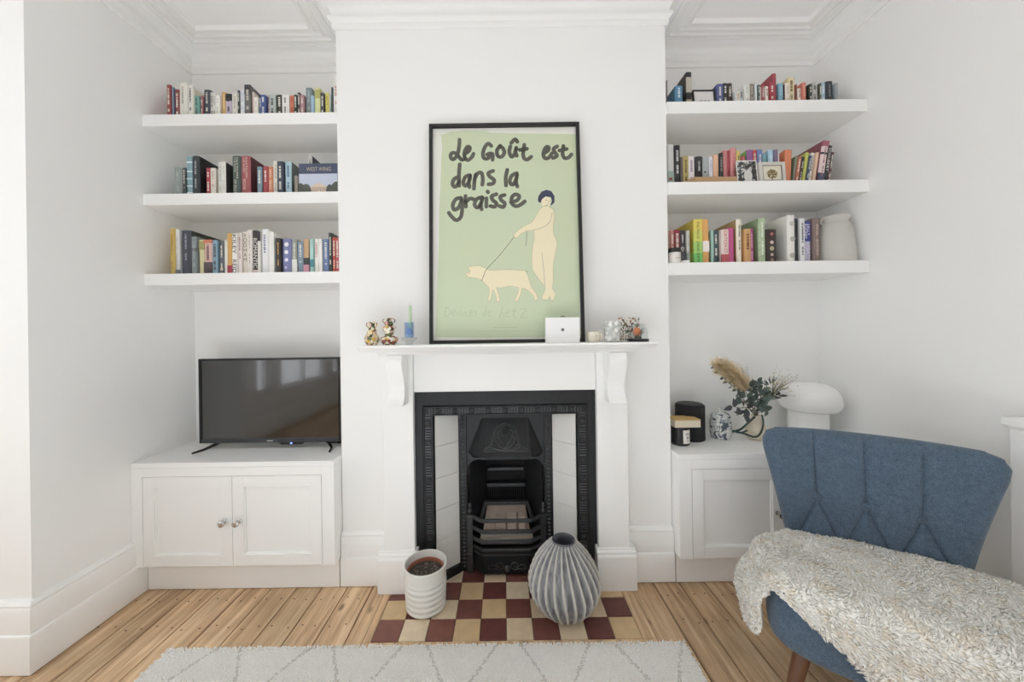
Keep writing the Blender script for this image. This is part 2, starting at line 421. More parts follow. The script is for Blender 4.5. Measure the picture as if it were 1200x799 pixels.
# ------------------------------------------------------------------ cast-iron fireplace insert
IRON = M('2a2b2d', .42, .5, var=.22, vs=40, bump=.25, bs=160, spec=.5, name='cast_iron')
IRON2 = M('48494b', .38, .5, var=.25, vs=60, bump=.3, bs=200, name='worn_cast_iron')
SOOT = M('17171a', .8, .1, var=.4, vs=30, bump=.3, bs=60, name='sooty_iron')
FTILE = M('d9d9d6', .25, var=.03, vs=12, bump=.05, bs=30, name='glazed_white_tile')
FBR = M('cdbcae', .85, var=.25, vs=18, bump=.5, bs=50, name='pale_firebrick')
fi = thing('fireplace_insert', 'black cast iron Victorian fireplace with arched grate and pale tiled cheeks', 'fireplace', (.002, 1.72, 0))
x0 = .002
def sym(fn):
    for s_ in (-1, 1): fn(s_)
MB().prism([(-.439, 0), (-.393, 0), (-.393, .866), (.397, .866), (.397, 0), (.443, 0), (.443, .937), (-.439, .937)], 'y', 1.690, 1.735).build('outer_frame', IRON, fi, bevel=.003)
# moulded inner frame: stepped bands, fluting and rosettes
mf = MB()
mf.prism([(-.3925, 0), (-.344, 0), (-.344, .819), (.348, .819), (.348, 0), (.3965, 0), (.3965, .8655), (-.3925, .8655)], 'y', 1.6885, 1.735)
fr = mf.build('moulded_frame', IRON, fi, bevel=.002)
bd = MB()
for s_ in (-1, 1):
    bd.box(x0 + s_ * .390 - .003, x0 + s_ * .390 + .003, 1.682, 1.6885, 0, .862)
    bd.box(x0 + s_ * .3495 - .003, x0 + s_ * .3495 + .003, 1.682, 1.6885, 0, .825)
bd.box(x0 - .39, x0 + .39, 1.682, 1.6885, .8575, .8635); bd.box(x0 - .3495, x0 + .3495, 1.682, 1.6885, .8215, .8275)
bd.build('bead', IRON, fr, bevel=.0015)
flm = MB()
ros = []
def rosette_spots():
    for i in range(9): yield (x0 - .32 + i * .08, .8425)
    for s_ in (-1, 1):
        for k in range(9): yield (x0 + s_ * .3697, .05 + k * .092)
for (rx, rz) in rosette_spots(): ros.append((rx, rz))
for i in range(56):
    xx = x0 - .362 + i * .724 / 55
    if min(abs(xx - r[0]) for r in ros[:9]) > .015: flm.box(xx - .0032, xx + .0032, 1.683, 1.6885, .829, .856)
for s_ in (-1, 1):
    for k in range(66):
        zz = .006 + k * .0126
        if min(abs(zz - (.05 + q * .092)) for q in range(9)) > .017: flm.box(x0 + s_ * .3697 - .0145, x0 + s_ * .3697 + .0145, 1.683, 1.6885, zz - .0036, zz + .0036)
o = flm.build('fluting', IRON2, fr); o['kind'] = 'stuff'
rm = MB()
def rosette():
    m = MB()
    for k in range(6):
        a = k * PI / 3; c, s_ = math.cos(a) * .008, math.sin(a) * .008
        m.lathe([(.005, 0), (.0045, .004), (.002, .006)], 0, 0, 6)
        n0 = len(m.v) - 18
        for q in range(n0, len(m.v)): vx, vy, vz = m.v[q]; m.v[q] = (vx + c, -vz, vy + s_)
    m.lathe([(.0045, 0), (.004, .005), (.002, .008)], 0, 0, 8)
    for q in range(len(m.v) - 24, len(m.v)): vx, vy, vz = m.v[q]; m.v[q] = (vx, -vz, vy)
    return m
r0 = None
for (rx, rz) in ros:
    if r0 is None:
        r0 = rosette().build('rosette', IRON2, fi, smooth=50, local=True); o = r0
    else:
        o = r0.copy(); COL.objects.link(o)
    o.parent = fi; o.location = (rx - .002, 1.6885 - 1.72, rz)
# splayed tiled cheeks
for s_ in (-1, 1):
    xo, yo, xi, yi = x0 + s_ * .343, 1.700, x0 + s_ * .238, 1.792
    m = MB(); m.add([(xo, yo + .003, 0), (xi, yi + .003, 0), (xi, yi + .003, .82), (xo, yo + .003, .82), (xo, yo + .02, 0), (xi, yi + .02, 0), (xi, yi + .02, .82), (xo, yo + .02, .82)],
                    [(0,1,2,3),(7,6,5,4),(0,4,5,1),(3,2,6,7),(0,3,7,4),(1,5,6,2)])
    m.build('cheek_backing', SOOT, fi, fixn=True)
    d = Vector((xi - xo, yi - yo, 0)).normalized(); nrm = Vector((d.y, -d.x, 0)) if s_ > 0 else Vector((d.y, -d.x, 0))
    if nrm.y > 0: nrm = -nrm
    for k in range(5):
        za, zb = .048 + k * .1545, .048 + (k + 1) * .1545 - .0012
        zb = min(zb, .818)
        P = [Vector((xo, yo, 0)) + d * .003, Vector((xi, yi, 0)) - d * .003]
        off = nrm * .003; bk = -nrm * .004
        vs = [P[0]+bk, P[1]+bk, P[1]+off, P[0]+off]
        m = MB(); m.add([(v.x, v.y, za) for v in vs] + [(v.x, v.y, zb) for v in vs], [(3,2,1,0),(4,5,6,7),(0,1,5,4),(1,2,6,5),(2,3,7,6),(3,0,4,7)])
        m.build('tile', FTILE, fi, bevel=.001, seg=1, fixn=True)
    # low iron kerb under the tiles
    P = [Vector((xo, yo, 0)), Vector((xi, yi, 0))]; off = nrm * .014
    vs = [P[0], P[1], P[1]+off, P[0]+off]
    m = MB(); m.add([(v.x, v.y, .004) for v in vs] + [(v.x, v.y, .046) for v in vs], [(3,2,1,0),(4,5,6,7),(0,1,5,4),(1,2,6,5),(2,3,7,6),(3,0,4,7)])
    m.build('kerb', IRON, fi, bevel=.002, fixn=True)
    sx0, sx1 = sorted((x0 + s_ * .236, x0 + s_ * .198))
    st = MB().box(sx0, sx1, 1.786, 1.83, .004, .825).build('stile', IRON, fi, bevel=.002)
    m = MB()
    for k in range(40):
        zz = .03 + k * .0195; xc = x0 + s_ * .217
        m.add([(xc - .012, 1.7865, zz), (xc, 1.7865, zz - .009), (xc + .012, 1.7865, zz), (xc, 1.7865, zz + .009), (xc, 1.782, zz)], [(0,1,4),(1,2,4),(2,3,4),(3,0,4)])
    o = m.build('lattice', IRON2, st); o['kind'] = 'stuff'
# arched front plate with scalloped lip
arch = [(-.198, .822), (.198, .822), (.198, .50)]
arch += [(.197 - .055 * (1 - math.cos(t)), .505 + .062 * math.sin(t)) for t in [k * PI / 2 / 6 for k in range(7)]]
for k in range(1, 23):
    xx = .142 - k * .284 / 23; arch.append((xx, .567 - (.005 if k % 2 else 0)))
arch += [(-.142 - .055 * (1 - math.cos(t)) , .505 + .062 * math.sin(t)) for t in [PI / 2 - k * PI / 2 / 6 for k in range(7)]][0:0]
arch += [(-.197 + .055 * (1 - math.cos(t)), .505 + .062 * math.sin(t)) for t in [PI / 2 - k * PI / 2 / 6 for k in range(7)]]
arch += [(-.198, .50)]
MB().prism([(p[0] + x0, p[1]) for p in arch], 'y', 1.797, 1.812).build('arch_plate', IRON, fi)
# sloping hood with facets
hv = [(-.12, 1.796, .778), (.12, 1.796, .778), (.128, 1.742, .596), (-.128, 1.742, .596), (-.19, 1.796, .606), (.19, 1.796, .606), (-.17, 1.80, .575), (.17, 1.80, .575)]
hd = MB().add([(v[0] + x0, v[1], v[2]) for v in hv], [(0, 3, 2, 1), (0, 4, 3), (1, 2, 5), (3, 6, 7, 2), (3, 4, 6), (2, 7, 5)]).build('hood', IRON, fi, fixn=True)
def hoodpt(a, b, h=0):       # a across, b 0..1 from bottom to top of the hood's centre panel
    y = 1.742 + (1.796 - 1.742) * b; z = .596 + .182 * b
    return (x0 + a, y - .957 * h, z + .28 * h)
hr = MB()
def htube(pts, r): hr.tube([hoodpt(p[0], p[1], .002) for p in smooth2(pts, 5)], r, 5)
htube([(-.105, .14), (-.095, .24), (-.072, .30), (-.060, .5), (-.045, .75), (0, .88)], .0044)
htube([(.105, .14), (.095, .24), (.072, .30), (.060, .5), (.045, .75), (0, .88)], .0044)
htube([(-.105, .14), (-.05, .15), (0, .14), (.05, .15), (.105, .14)], .0044)
for sg in (-1, 1):
    htube([(0, .2), (sg * .012, .35), (sg * .03, .5), (sg * .038, .62), (sg * .026, .68), (sg * .018, .6)], .0036)
    htube([(0, .2), (sg * .03, .28), (sg * .05, .42), (sg * .046, .52), (sg * .036, .48)], .0036)
    htube([(0, .17), (sg * .04, .2), (sg * .07, .26), (sg * .062, .32), (sg * .05, .28)], .0036)
    htube([(sg * .03, .17), (sg * .06, .2), (sg * .09, .2), (sg * .085, .26)], .0022)
    hr.tube([hoodpt(sg * .112, .1, .001), hoodpt(sg * .112, .95, .001)], .0016, 4)
for k in range(9):
    a = k * 2 * PI / 8; rr = 0 if k == 8 else .014
    c = hoodpt(rr * math.cos(a), .66 + rr * math.sin(a) / .19, .002)
    hr.tube([(c[0], c[1], c[2]), (c[0], c[1] - .005, c[2] + .001)], [.006, .003], 6)
hr.build('palmette_relief', IRON2, hd, smooth=50)
# firebox behind the arch
fb = MB()
fb.add([(-.185, 1.812, .0), (-.11, 1.985, .0), (.11, 1.985, .0), (.185, 1.812, .0), (-.185, 1.812, .60), (-.11, 1.985, .60), (.11, 1.985, .60), (.185, 1.812, .60)],
       [(0, 4, 5, 1), (1, 5, 6, 2), (2, 6, 7, 3), (4, 7, 6, 5), (0, 1, 2, 3)])
fb.v = [(v[0] + x0, v[1], v[2]) for v in fb.v]
fb.build('firebox', SOOT, fi)
MB().box(x0 - .10, x0 + .10, 1.955, 1.984, .445, .462).build('smoke_ledge', IRON2, fi, bevel=.003)
MB().box(x0 - .105, x0 + .105, 1.945, 1.984, .360, .378).build('smoke_ledge', IRON2, fi, bevel=.003)
m = MB()
for k in range(17): m.box(x0 - .096 + k * .012 - .0025, x0 - .096 + k * .012 + .0025, 1.972, 1.984, .285, .355)
o = m.build('back_ribs', IRON, fi)
# firebrick surround inside the basket
hoop = [(-.152, .205), (-.118, .315), (.118, .315), (.152, .205), (.132, .205), (.105, .297), (-.105, .297), (-.132, .205)]
MB().prism([(p[0] + x0, p[1]) for p in hoop], 'y', 1.865, 1.895).build('brick_rim', IRON2, fi, bevel=.003)
m = MB(); m.add([(x0-.125, 1.885, .16), (x0+.125, 1.885, .16), (x0+.10, 1.95, .285), (x0-.10, 1.95, .285)], [(0, 1, 2, 3)])
m.add([(x0-.14, 1.815, .15), (x0+.14, 1.815, .15), (x0+.125, 1.885, .16), (x0-.125, 1.885, .16)], [(0, 1, 2, 3)])
m.build('firebrick', FBR, fi)
for (a, b_) in ((-.06, -.002), (.002, .055), (.06, .10)):
    MB().box(x0 + a, x0 + b_, 1.84, 1.90, .155, .235 if a < 0 else .245).build('brick', FBR, fi, bevel=.006)
# grate: bowed bars, perforated plate, ash box with drawer
def bowed(z, h, t, y=1.745, ends=1.80):
    m = MB(); pts = [(-.172, ends), (-.168, ends - .012), (-.118, y), (.118, y), (.168, ends - .012), (.172, ends)]
    return m.sweep([(p[0] + x0, p[1]) for p in pts], [(0, z - h / 2), (t, z - h / 2), (t, z + h / 2), (0, z + h / 2)], 1)
for z in (.283, .229, .178, .139): bowed(z, .019 if z > .15 else .014, .011).build('grate_bar', IRON2, fi, bevel=.003, fixn=True)
m = MB()
for (za, zb) in ((.147, .152), (.165, .171), (.186, .193), (.207, .213)): m.box(x0 - .125, x0 + .125, 1.775, 1.780, za, zb)
for k in range(11):
    xx = x0 - .125 + k * .025
    m.box(xx - .0065, xx + .0065, 1.7752, 1.7798, .147, .170); m.box(xx - .0065, xx + .0065, 1.7752, 1.7798, .187, .212)
m.build('perforated_plate', M('a5a39d', .7, .2, var=.2, vs=40, name='ashy_iron'), fi)
ab = [(-.170, 1.798), (-.170, 1.79), (-.118, 1.748), (.118, 1.748), (.170, 1.79), (.170, 1.798)]
MB().prism([(p[0] + x0, p[1]) for p in ab], 'z', .012, .128).build('ash_box', IRON, fi, bevel=.003, fixn=True)
MB().prism([(p[0] * 1.03 + x0, p[1] - .004 if p[1] < 1.797 else p[1]) for p in ab], 'z', .104, .112).build('ash_box_moulding', IRON2, fi, bevel=.002, fixn=True)
dr = MB().box(x0 - .105, x0 + .105, 1.742, 1.7479, .026, .096).build('ash_drawer', IRON, fi, bevel=.002)
m = MB()
for sg in (-1, 1):
    m.tube([(x0 + sg * p[0], 1.7405, p[1]) for p in smooth2([(.012, .05), (.03, .075), (.05, .07), (.055, .055), (.045, .05), (.04, .06)], 5)], .003, 5)
    m.tube([(x0 + sg * p[0], 1.7405, p[1]) for p in smooth2([(.05, .055), (.07, .065), (.09, .058), (.092, .045), (.08, .045)], 5)], .0026, 5)
    m.tube([(x0 + sg * p[0], 1.7405, p[1]) for p in smooth2([(.02, .05), (.04, .04), (.06, .045), (.075, .04)], 5)], .0024, 5)
m.build('scroll_relief', IRON2, dr, smooth=50)
m = MB(); m.lathe([(.006, 0), (.006, .008), (.014, .012), (.015, .018), (.010, .024), (.004, .026)], 0, 0, 14)
m.v = [(v[0] + x0, 1.742 - v[2], v[1] + .056) for v in m.v]; m.build('drawer_knob', IRON2, dr, smooth=40, fixn=True)
for s_ in (-1, 1):
    m = MB(); xc = x0 + s_ * .186
    m.box(xc - .016, xc + .016, 1.772, 1.797, .004, .10); m.box(xc - .013, xc + .013, 1.775, 1.797, .10, .29)
    m.box(xc - .017, xc + .017, 1.770, 1.797, .285, .297)
    m.lathe([(.008, .297), (.012, .305), (.012, .315), (.006, .325), (.009, .335), (.006, .348), (.001, .354)], xc, 1.785, 10)
    m.build('grate_post', IRON2, fi, bevel=.0015)

# ------------------------------------------------------------------ floating shelves
SHELVES = {}
def shelf(key, x0, x1, ztop, th, label, yf):
    SHELVES[key] = ztop
    MB().box(x0, x1, yf, YA, ztop - th, ztop).build('floating_shelf', WOODW, bevel=.002, origin=((x0+x1)/2, YA, ztop - th))
    o = COL.objects[-1]; tag(o, label, 'shelf', 'floating alcove shelves')
def ztop(px, py): return WZ(px, py, YB)
for key, py, th, nm_ in (('L1', 132.3, .057, 'top'), ('L2', 225.3, .056, 'middle'), ('L3', 319.2, .057, 'lowest')):
    shelf(key, XL, BL, ztop(290, py), th, 'thick white floating shelf full of books, %s of three above the television' % nm_, 1.722)
for key, py, th, nm_ in (('R1', 119.2, .059, 'top'), ('R2', 212.8, .061, 'middle'), ('R3', 306.7, .061, 'lowest')):
    shelf(key, BR, XR, ztop(900, py), th, 'thick white floating shelf full of books, %s of three right of the chimney breast' % nm_, 1.708)

# ------------------------------------------------------------------ alcove cabinets
CHROME = M('c9c9c9', .12, 1, var=.02, name='chrome')
def shaker_door(par, xa, xb, za, zb, yf, knob_x, knob_z, lab=None):
    m = MB(); w = .052; t = .022
    # frame ring and recessed panel with a stepped bead
    m.prism([(xa, za), (xb, za), (xb, zb), (xa, zb)], 'y', yf + .012, yf + t)
    m.box(xa, xa + w, yf, yf + .0125, za, zb); m.box(xb - w, xb, yf, yf + .0125, za, zb)
    m.box(xa + w, xb - w, yf, yf + .0125, za, za + w); m.box(xa + w, xb - w, yf, yf + .0125, zb - w, zb)
    d = m.build('door', WOODW, par, bevel=.0012)
    b = MB(); g = .005
    b.box(xa + w, xa + w + g, yf + .005, yf + .013, za + w, zb - w); b.box(xb - w - g, xb - w, yf + .005, yf + .013, za + w, zb - w)
    b.box(xa + w, xb - w, yf + .005, yf + .013, za + w, za + w + g); b.box(xa + w, xb - w, yf + .005, yf + .013, zb - w - g, zb - w)
    b.build('panel_bead', WOODW, d, bevel=.001)
    k = MB(); k.lathe([(.011, 0), (.011, .003), (.006, .006), (.0055, .014), (.012, .018), (.0155, .024), (.014, .030), (.007, .033)], 0, 0, 20)
    k.v = [(knob_x + v[0], yf - v[2], knob_z + v[1]) for v in k.v]
    tag(k.build('knob', CHROME, d, smooth=40, fixn=True), 'round chrome knob')
def cabinet(label, X0, X1, zt, zb, doors, yf):
    c = thing('alcove_cabinet', label, 'cabinet', ((X0 + X1) / 2, 1.82, 0))
    dx0, dx1, dz0, dz1 = doors
    m = MB()
    m.box(X0, X1, yf + .001, YA - .002, zt - .024, zt)                      # top
    m.build('worktop', WOODW, c, bevel=.002)
    m = MB()
    m.box(X0, dx0 - .002, yf, yf + .022, zb, zt - .0242); m.box(dx1 + .002, X1, yf, yf + .022, zb, zt - .0242)
    m.box(dx0 - .002, dx1 + .002, yf, yf + .022, dz1 + .002, zt - .0242)
    m.box(X0, X0 + .018, yf + .022, YA - .002, zb, zt - .0242); m.box(X1 - .018, X1, yf + .022, YA - .002, zb, zt - .0242)
    m.box(X0 + .018, X1 - .018, yf + .03, YA - .002, zb, zb + .018)
    m.build('carcass', WOODW, c, bevel=.001)
    MB().box(X0 + .018, X1 - .018, YA - .01, YA - .003, zb + .02, zt - .03).build('back_panel', WOODW, c)
    MB().box(X0 + (.03 if X0 < 0 else .002), X1 - (.002 if X0 < 0 else .03), 1.690, 1.70, .003, zb - .001).build('plinth', WOODW, c, bevel=.001)
    mid = (dx0 + dx1) / 2; dy = yf + .001
    zk = (dz0 + dz1) / 2
    shaker_door(c, dx0 + .001, mid - .0015, dz0, dz1, dy, mid - .033, zk)
    shaker_door(c, mid + .0015, dx1 - .001, dz0, dz1, dy, mid + .033, zk)
    return c
YF = 1.645
LZ = WZ(270, 541.5, YF); RZ = WZ(850, 532, YF)
cabinet('low white two-door alcove cabinet with chrome knobs under the television', XL + .001, BL - .003, LZ, WZ(270, 663.6, YF),
        (WX(167.3, 612, YF), WX(377, 612, YF), WZ(270, 663.2, YF), WZ(270, 558.2, YF)), YF)
cabinet('low white alcove cabinet half hidden behind the blue chair', BR + .003, XR - .001, RZ, WZ(860, 654.4, YF),
        (WX(811.8, 600, YF), XR - .05, WZ(860, 653.8, YF), WZ(860, 549.6, YF)), YF)

# radiator cover at the far right
rc = thing('radiator_cover', 'white panelled radiator cover with a moulded cap at the right edge', 'radiator cover', (1.74, .7, 0))
RX = 1.705; RY1 = 1.188; RZT = .905
m = MB(); m.prism([(RX - .012, RZT), (RX - .012, RZT - .022), (RX - .004, RZT - .034), (1.784, RZT - .034), (1.784, RZT)], 'y', -.2, RY1 + .012).build('cap', WOODW, rc, bevel=.002, fixn=True)
m = MB()
for (ya, yb) in ((RY1 - .06, RY1), (.52, .60), (-.19, -.12)): m.box(RX, RX + .02, ya, yb, .003, RZT - .035)
m.box(RX + .0005, RX + .0195, -.12, RY1 - .06, .003, .12); m.box(RX + .0005, RX + .0195, -.12, RY1 - .06, RZT - .13, RZT - .035)
m.box(RX + .0195, 1.784, RY1 - .02, RY1 - .0005, .003, RZT - .035)
m.build('frame', WOODW, rc, bevel=.002)
k = 0
for (ya, yb) in ((-.115, .515), (.605, RY1 - .065)):
    y = ya
    while y + .012 < yb:
        MB().box(RX + .008, RX + .016, y, y + .02, .121, RZT - .131).build('slat', WOODW, rc); y += .035

# ------------------------------------------------------------------ television
tv = thing('television', 'black flat screen television on the white cabinet, reflecting the bay window', 'television', (-1.22, 1.84, LZ))
TY = 1.835
tx0, tx1 = WX(233.6, 470, TY), WX(399.3, 470, TY); tz0, tz1 = WZ(316, 518.2, TY), WZ(316, 419.4, TY)
PLAS = M('111214', .3, var=.1, name='black_plastic'); SCR = M('060607', .1, var=.02, spec=1.0, coat=1.0, name='dark_screen')
GREY = M('47494c', .35, .4, var=.05, name='grey_bezel')
MB().box(tx0 + .004, tx1 - .004, TY + .008, TY + .045, tz0 + .006, tz1 - .004).build('back_shell', PLAS, tv, bevel=.006)
m = MB(); w = .011
m.box(tx0, tx0 + w, TY - .004, TY + .012, tz0, tz1); m.box(tx1 - w, tx1, TY - .004, TY + .012, tz0, tz1); m.box(tx0 + w, tx1 - w, TY - .004, TY + .012, tz1 - w, tz1)
m.build('bezel', PLAS, tv, bevel=.0015)
bz = MB().box(tx0 + w, tx1 - w, TY - .0045, TY + .012, tz0, tz0 + .020).build('lower_bezel', GREY, tv, bevel=.0015)
MB().box(tx0 + w, tx1 - w, TY + .001, TY + .008, tz0 + .020, tz1 - w).build('screen', SCR, tv)
lx = (tx0 + tx1) / 2 + .0
MB().box(lx - .016, lx + .016, TY - .0052, TY - .0044, tz0 + .007, tz0 + .012).build('maker_mark', M('c8cacc', .3, .5, name='silver_mark'), bz)
led = bpy.data.materials.new('blue_standby_light'); led.use_nodes = True
led.node_tree.nodes['Principled BSDF'].inputs['Base Color'].default_value = lin('7fa4ff')
led.node_tree.nodes['Principled BSDF'].inputs['Emission Color'].default_value = lin('7f9fff'); led.node_tree.nodes['Principled BSDF'].inputs['Emission Strength'].default_value = 3
m = MB(); m.prism([(lx + .04, tz0 + .001), (lx + .18, tz0 + .001), (lx + .165, tz0 - .012), (lx + .055, tz0 - .012)], 'y', TY - .003, TY + .01)
sn = m.build('sensor_tab', PLAS, tv, bevel=.001)
MB().lathe([(.0055, TY - .006), (.0055, TY - .003)], 0, 0, 12).v
m = MB(); m.lathe([(.0055, 0), (.0055, .0025)], 0, 0, 12); m.v = [(lx + .11 + v[0], TY - .003 - v[2], tz0 - .004 + v[1] * .6) for v in m.v]
m.build('standby_light', led, sn)
for sg, xx in ((1, tx1 - .075), (-1, tx0 + .075)):
    m = MB()
    m.tube([(xx - sg * .03, TY + .02, tz0 + .01), (xx, TY + .015, tz0 - .008), (xx + sg * .035, TY - .02, LZ + .006), (xx + sg * .05, TY - .075, LZ + .0045)], [.008, .008, .006, .0045], 8)
    m.tube([(xx + sg * .0, TY + .02, tz0 - .006), (xx + sg * .04, TY + .06, LZ + .008), (xx + sg * .05, TY + .10, LZ + .0045)], [.008, .006, .0045], 8)
    m.build('foot', PLAS, tv, smooth=40)
# ------------------------------------------------------------------ framed poster leaning on the mantel
PY0, PY1 = 1.628, 1.690                       # depth of its front face at the bottom and at the top
pzb = MZ + .0008; pzt = WZ(594, 143.6, PY1)
PH = math.hypot(pzt - pzb, PY1 - PY0); PA = math.atan2(PY1 - PY0, pzt - pzb)
pxc = (WX(503, 401, PY0) + WX(686, 401, PY0)) / 2; PW = (WX(686, 401, PY0) - WX(503, 401, PY0))
po = thing('framed_poster', 'large green poster in a thin black frame leaning above the mantelpiece', 'poster', (pxc, PY0 + .0275 * math.cos(PA) * 0, pzb), local=True)
po.rotation_euler = (-PA, 0, 0)
# local frame: x across, z up the sheet, y away from the viewer; front of the frame at y = 0
def pl(px, py):
    """pixel of the photograph to a place on the poster's sheet"""
    dx, dy = px - CX, py - CY; u, v = (dx - ROLL * dy) / F, (dy + ROLL * dx) / F
    # ray (u, 1, -v) * Y + (0,0,H) meets the leaning plane Y = PY0 + (Z - pzb) * tan(PA)
    t = math.tan(PA); Y = (PY0 + (H - pzb) * t) / (1 + v * t)
    return (u * Y - pxc, (H - v * Y - pzb) / math.cos(PA))
BLK = M('1b1b1c', .4, var=.1, name='black_frame')
fw = .0155
m = MB(); m.prism([(-PW/2, 0), (PW/2, 0), (PW/2, PH), (-PW/2, PH)], 'y', .019, .022)
m.build('backing_board', M('8a7a64', .8, name='hardboard'), po, local=True)
for nme, a in (('frame_bar', (-PW/2, -PW/2 + fw, 0, PH)), ('frame_bar', (PW/2 - fw, PW/2, 0, PH)), ('frame_bar', (-PW/2 + fw, PW/2 - fw, PH - fw, PH)), ('frame_bar', (-PW/2 + fw, PW/2 - fw, 0, fw))):
    MB().box(a[0], a[1], 0, .019, a[2], a[3]).build(nme, BLK, po, local=True, bevel=.001)
SHEET = M('ebebe4', .75, var=.02, vs=5, name='poster_paper')
MB().box(-PW/2 + fw, PW/2 - fw, .016, .0185, fw, PH - fw).build('sheet', SHEET, po, local=True)
sh = COL.objects[-1]
GREEN = ramp_mat('poster_green', [(.0, 'c6d6bd'), (.5, 'ccd6b8'), (1, 'd3d6ae')], 2.2, .7, const=False)
def Z5(x, y): return pl(500 + x / 6.316, 140 + y / 6.316)
def Z6(x, y): return pl(500 + x / 4.437, 220 + y / 4.437)
def pf(base):
    return lambda a, b, h: (a, base - h, b)
def printed(name, mb, mat): return mb.build(name, mat, sh, local=True, fixn=True)
g = [Z5(88, 104), Z5(115, 96), Z5(180, 74), Z5(300, 68), Z5(440, 70), Z5(470, 82), Z5(700, 88), Z5(1128, 94), Z5(1122, 400), Z6(792, 300), Z6(802, 500), Z6(798, 650), Z6(786, 770),
     Z6(560, 776), Z6(300, 778), Z6(44, 776), Z6(48, 560), Z6(60, 300), Z6(62, 100), Z5(96, 500), Z5(104, 300), Z5(110, 190), Z5(104, 110)]
printed('green_field', MB().slab(g, pf(.0159), .0003), GREEN)
INK = M('64635c', .8, var=.05, name='brush_ink')
STR = [[(240,135),(238,180),(225,245),(195,282),(175,268),(178,240),(205,234),(235,262),(255,285),(272,282)],
 [(280,240),(308,222),(318,196),(300,188),(278,225),(278,265),(300,288),(330,268),(345,240)],
 [(478,182),(455,165),(430,190),(415,235),(422,272),(450,276),(470,250)], [(445,246),(470,238),(488,246),(487,285)],
 [(545,180),(520,215),(525,255),(555,262),(575,230),(560,195),(535,188)],
 [(620,185),(612,225),(628,262),(650,245),(664,195)], [(662,200),(660,230),(668,256)], [(626,160),(655,132),(672,152)],
 [(724,172),(716,225),(720,270),(745,284),(776,262)], [(690,212),(745,203)],
 [(868,238),(900,218),(906,192),(885,192),(866,235),(876,272),(905,270),(932,235)],
 [(970,185),(943,203),(952,228),(968,255),(938,272)], [(1016,182),(1010,240),(1025,272),(1055,268),(1076,245)], [(985,216),(1042,204)],
 [(242,318),(236,400),(238,480)], [(235,412),(200,430),(188,470),(210,487),(235,455)],
 [(318,400),(285,412),(268,455),(285,480),(310,450),(320,410)], [(320,405),(310,455),(314,490)],
 [(362,395),(352,440),(348,502)], [(352,432),(375,388),(405,384),(414,430),(410,472)],
 [(492,368),(455,385),(468,412),(498,435),(490,462),(456,468)], [(597,360),(585,420),(588,478)],
 [(668,385),(632,402),(615,445),(635,472),(660,440),(670,395)], [(670,395),(662,450),(672,485)],
 [(252,570),(215,578),(190,620),(200,658),(235,640),(256,585)], [(256,580),(260,650),(250,712),(215,736),(178,705),(160,680)],
 [(285,555),(285,600),(288,636)], [(287,602),(318,575),(348,582)],
 [(408,565),(370,578),(352,620),(375,642),(400,610),(412,566)], [(412,570),(400,620),(406,656)], [(441,572),(440,636)], [(449,522),(453,528)],
 [(516,542),(480,558),(490,588),(516,610),(502,636),(470,630)], [(577,548),(545,560),(553,588),(578,610),(567,638),(538,630)],
 [(624,602),(670,588),(686,556),(655,544),(630,570),(635,615),(665,632),(700,618),(728,595)]]
m = MB()
for s_ in STR: m.ribbon([Z5(*p) for p in s_], .0185, pf(.0155), .0003, 5)
printed('brush_lettering', m, INK)
PEN = M('b0bf9f', .8, var=.04, name='pencil_line')
SIG = [[(97,620),(92,668),(112,658),(120,640),(112,625),(92,618)], [(128,650),(146,645),(140,632),(128,646),(134,663),(148,658)], [(152,640),(162,663),(173,638)],
 [(178,640),(180,662),(192,656),(195,640)], [(213,640),(201,650),(205,664),(217,660)], [(222,650),(236,646),(230,634),(222,650),(229,664),(240,660)], [(260,638),(248,645),(259,655),(248,666)],
 [(309,612),(306,664)], [(306,640),(292,650),(296,665),(306,655)], [(318,650),(335,645),(328,634),(318,648),(325,666),(341,660)],
 [(396,612),(386,650),(378,680)], [(380,655),(398,648),(404,672)], [(412,652),(430,646),(424,632),(412,648),(420,669),(436,664)], [(457,622),(452,664),(466,669)], [(440,640),(470,635)],
 [(485,630),(520,628),(488,672),(523,670)]]
m = MB()
for s_ in SIG: m.ribbon([Z6(*p) for p in s_], .0022, pf(.0155), .0002, 3, cap=False)
for a, b_, w in (((345,725),(470,725),.0022), ((70,744),(620,744),.0016)): m.ribbon([Z6(*a), Z6(*b_)], w, pf(.0155), .0002, 1, cap=False)
printed('handwriting', m, PEN)
SKIN = M('f0e6c6', .75, var=.03, vs=12, name='poster_cream'); LINE = M('a2967a', .8, name='poster_outline')
woman = [(606,90),(585,112),(566,145),(548,172),(515,190),(482,210),(455,236),(453,252),(474,252),(497,230),(527,219),(558,214),(560,240),(561,265),(552,300),(548,360),(551,420),(576,460),(604,495),(618,512),(614,535),(600,572),(612,579),(634,577),(642,560),(646,580),(662,582),(673,548),(656,520),(661,480),(660,400),(678,310),(679,275),(661,225),(662,180),(667,140),(660,106),(640,95),(636,86)]
pig = [(200,440),(224,431),(214,408),(240,403),(275,402),(305,415),(330,425),(400,422),(470,424),(515,428),(530,460),(545,510),(570,545),(579,575),(565,586),(556,560),(535,537),(515,523),(496,520),(490,552),(472,586),(458,586),(475,545),(478,516),(430,509),(385,518),(362,516),(373,545),(380,585),(366,590),(359,560),(345,526),(336,560),(331,583),(317,580),(325,545),(324,520),(300,492),(280,475),(250,465),(214,460)]
def outlined(name, poly, lay):
    p = [Z6(*q) for q in poly]
    printed(name, MB().slab(p, pf(.0155), .0002), SKIN)
    mm = MB(); mm.ribbon(p + [p[0]], .0011, pf(.0152), .00015, 3, cap=False); printed(name + '_outline', mm, LINE)
outlined('drawn_pig', pig, 0); outlined('drawn_figure', woman, 0)
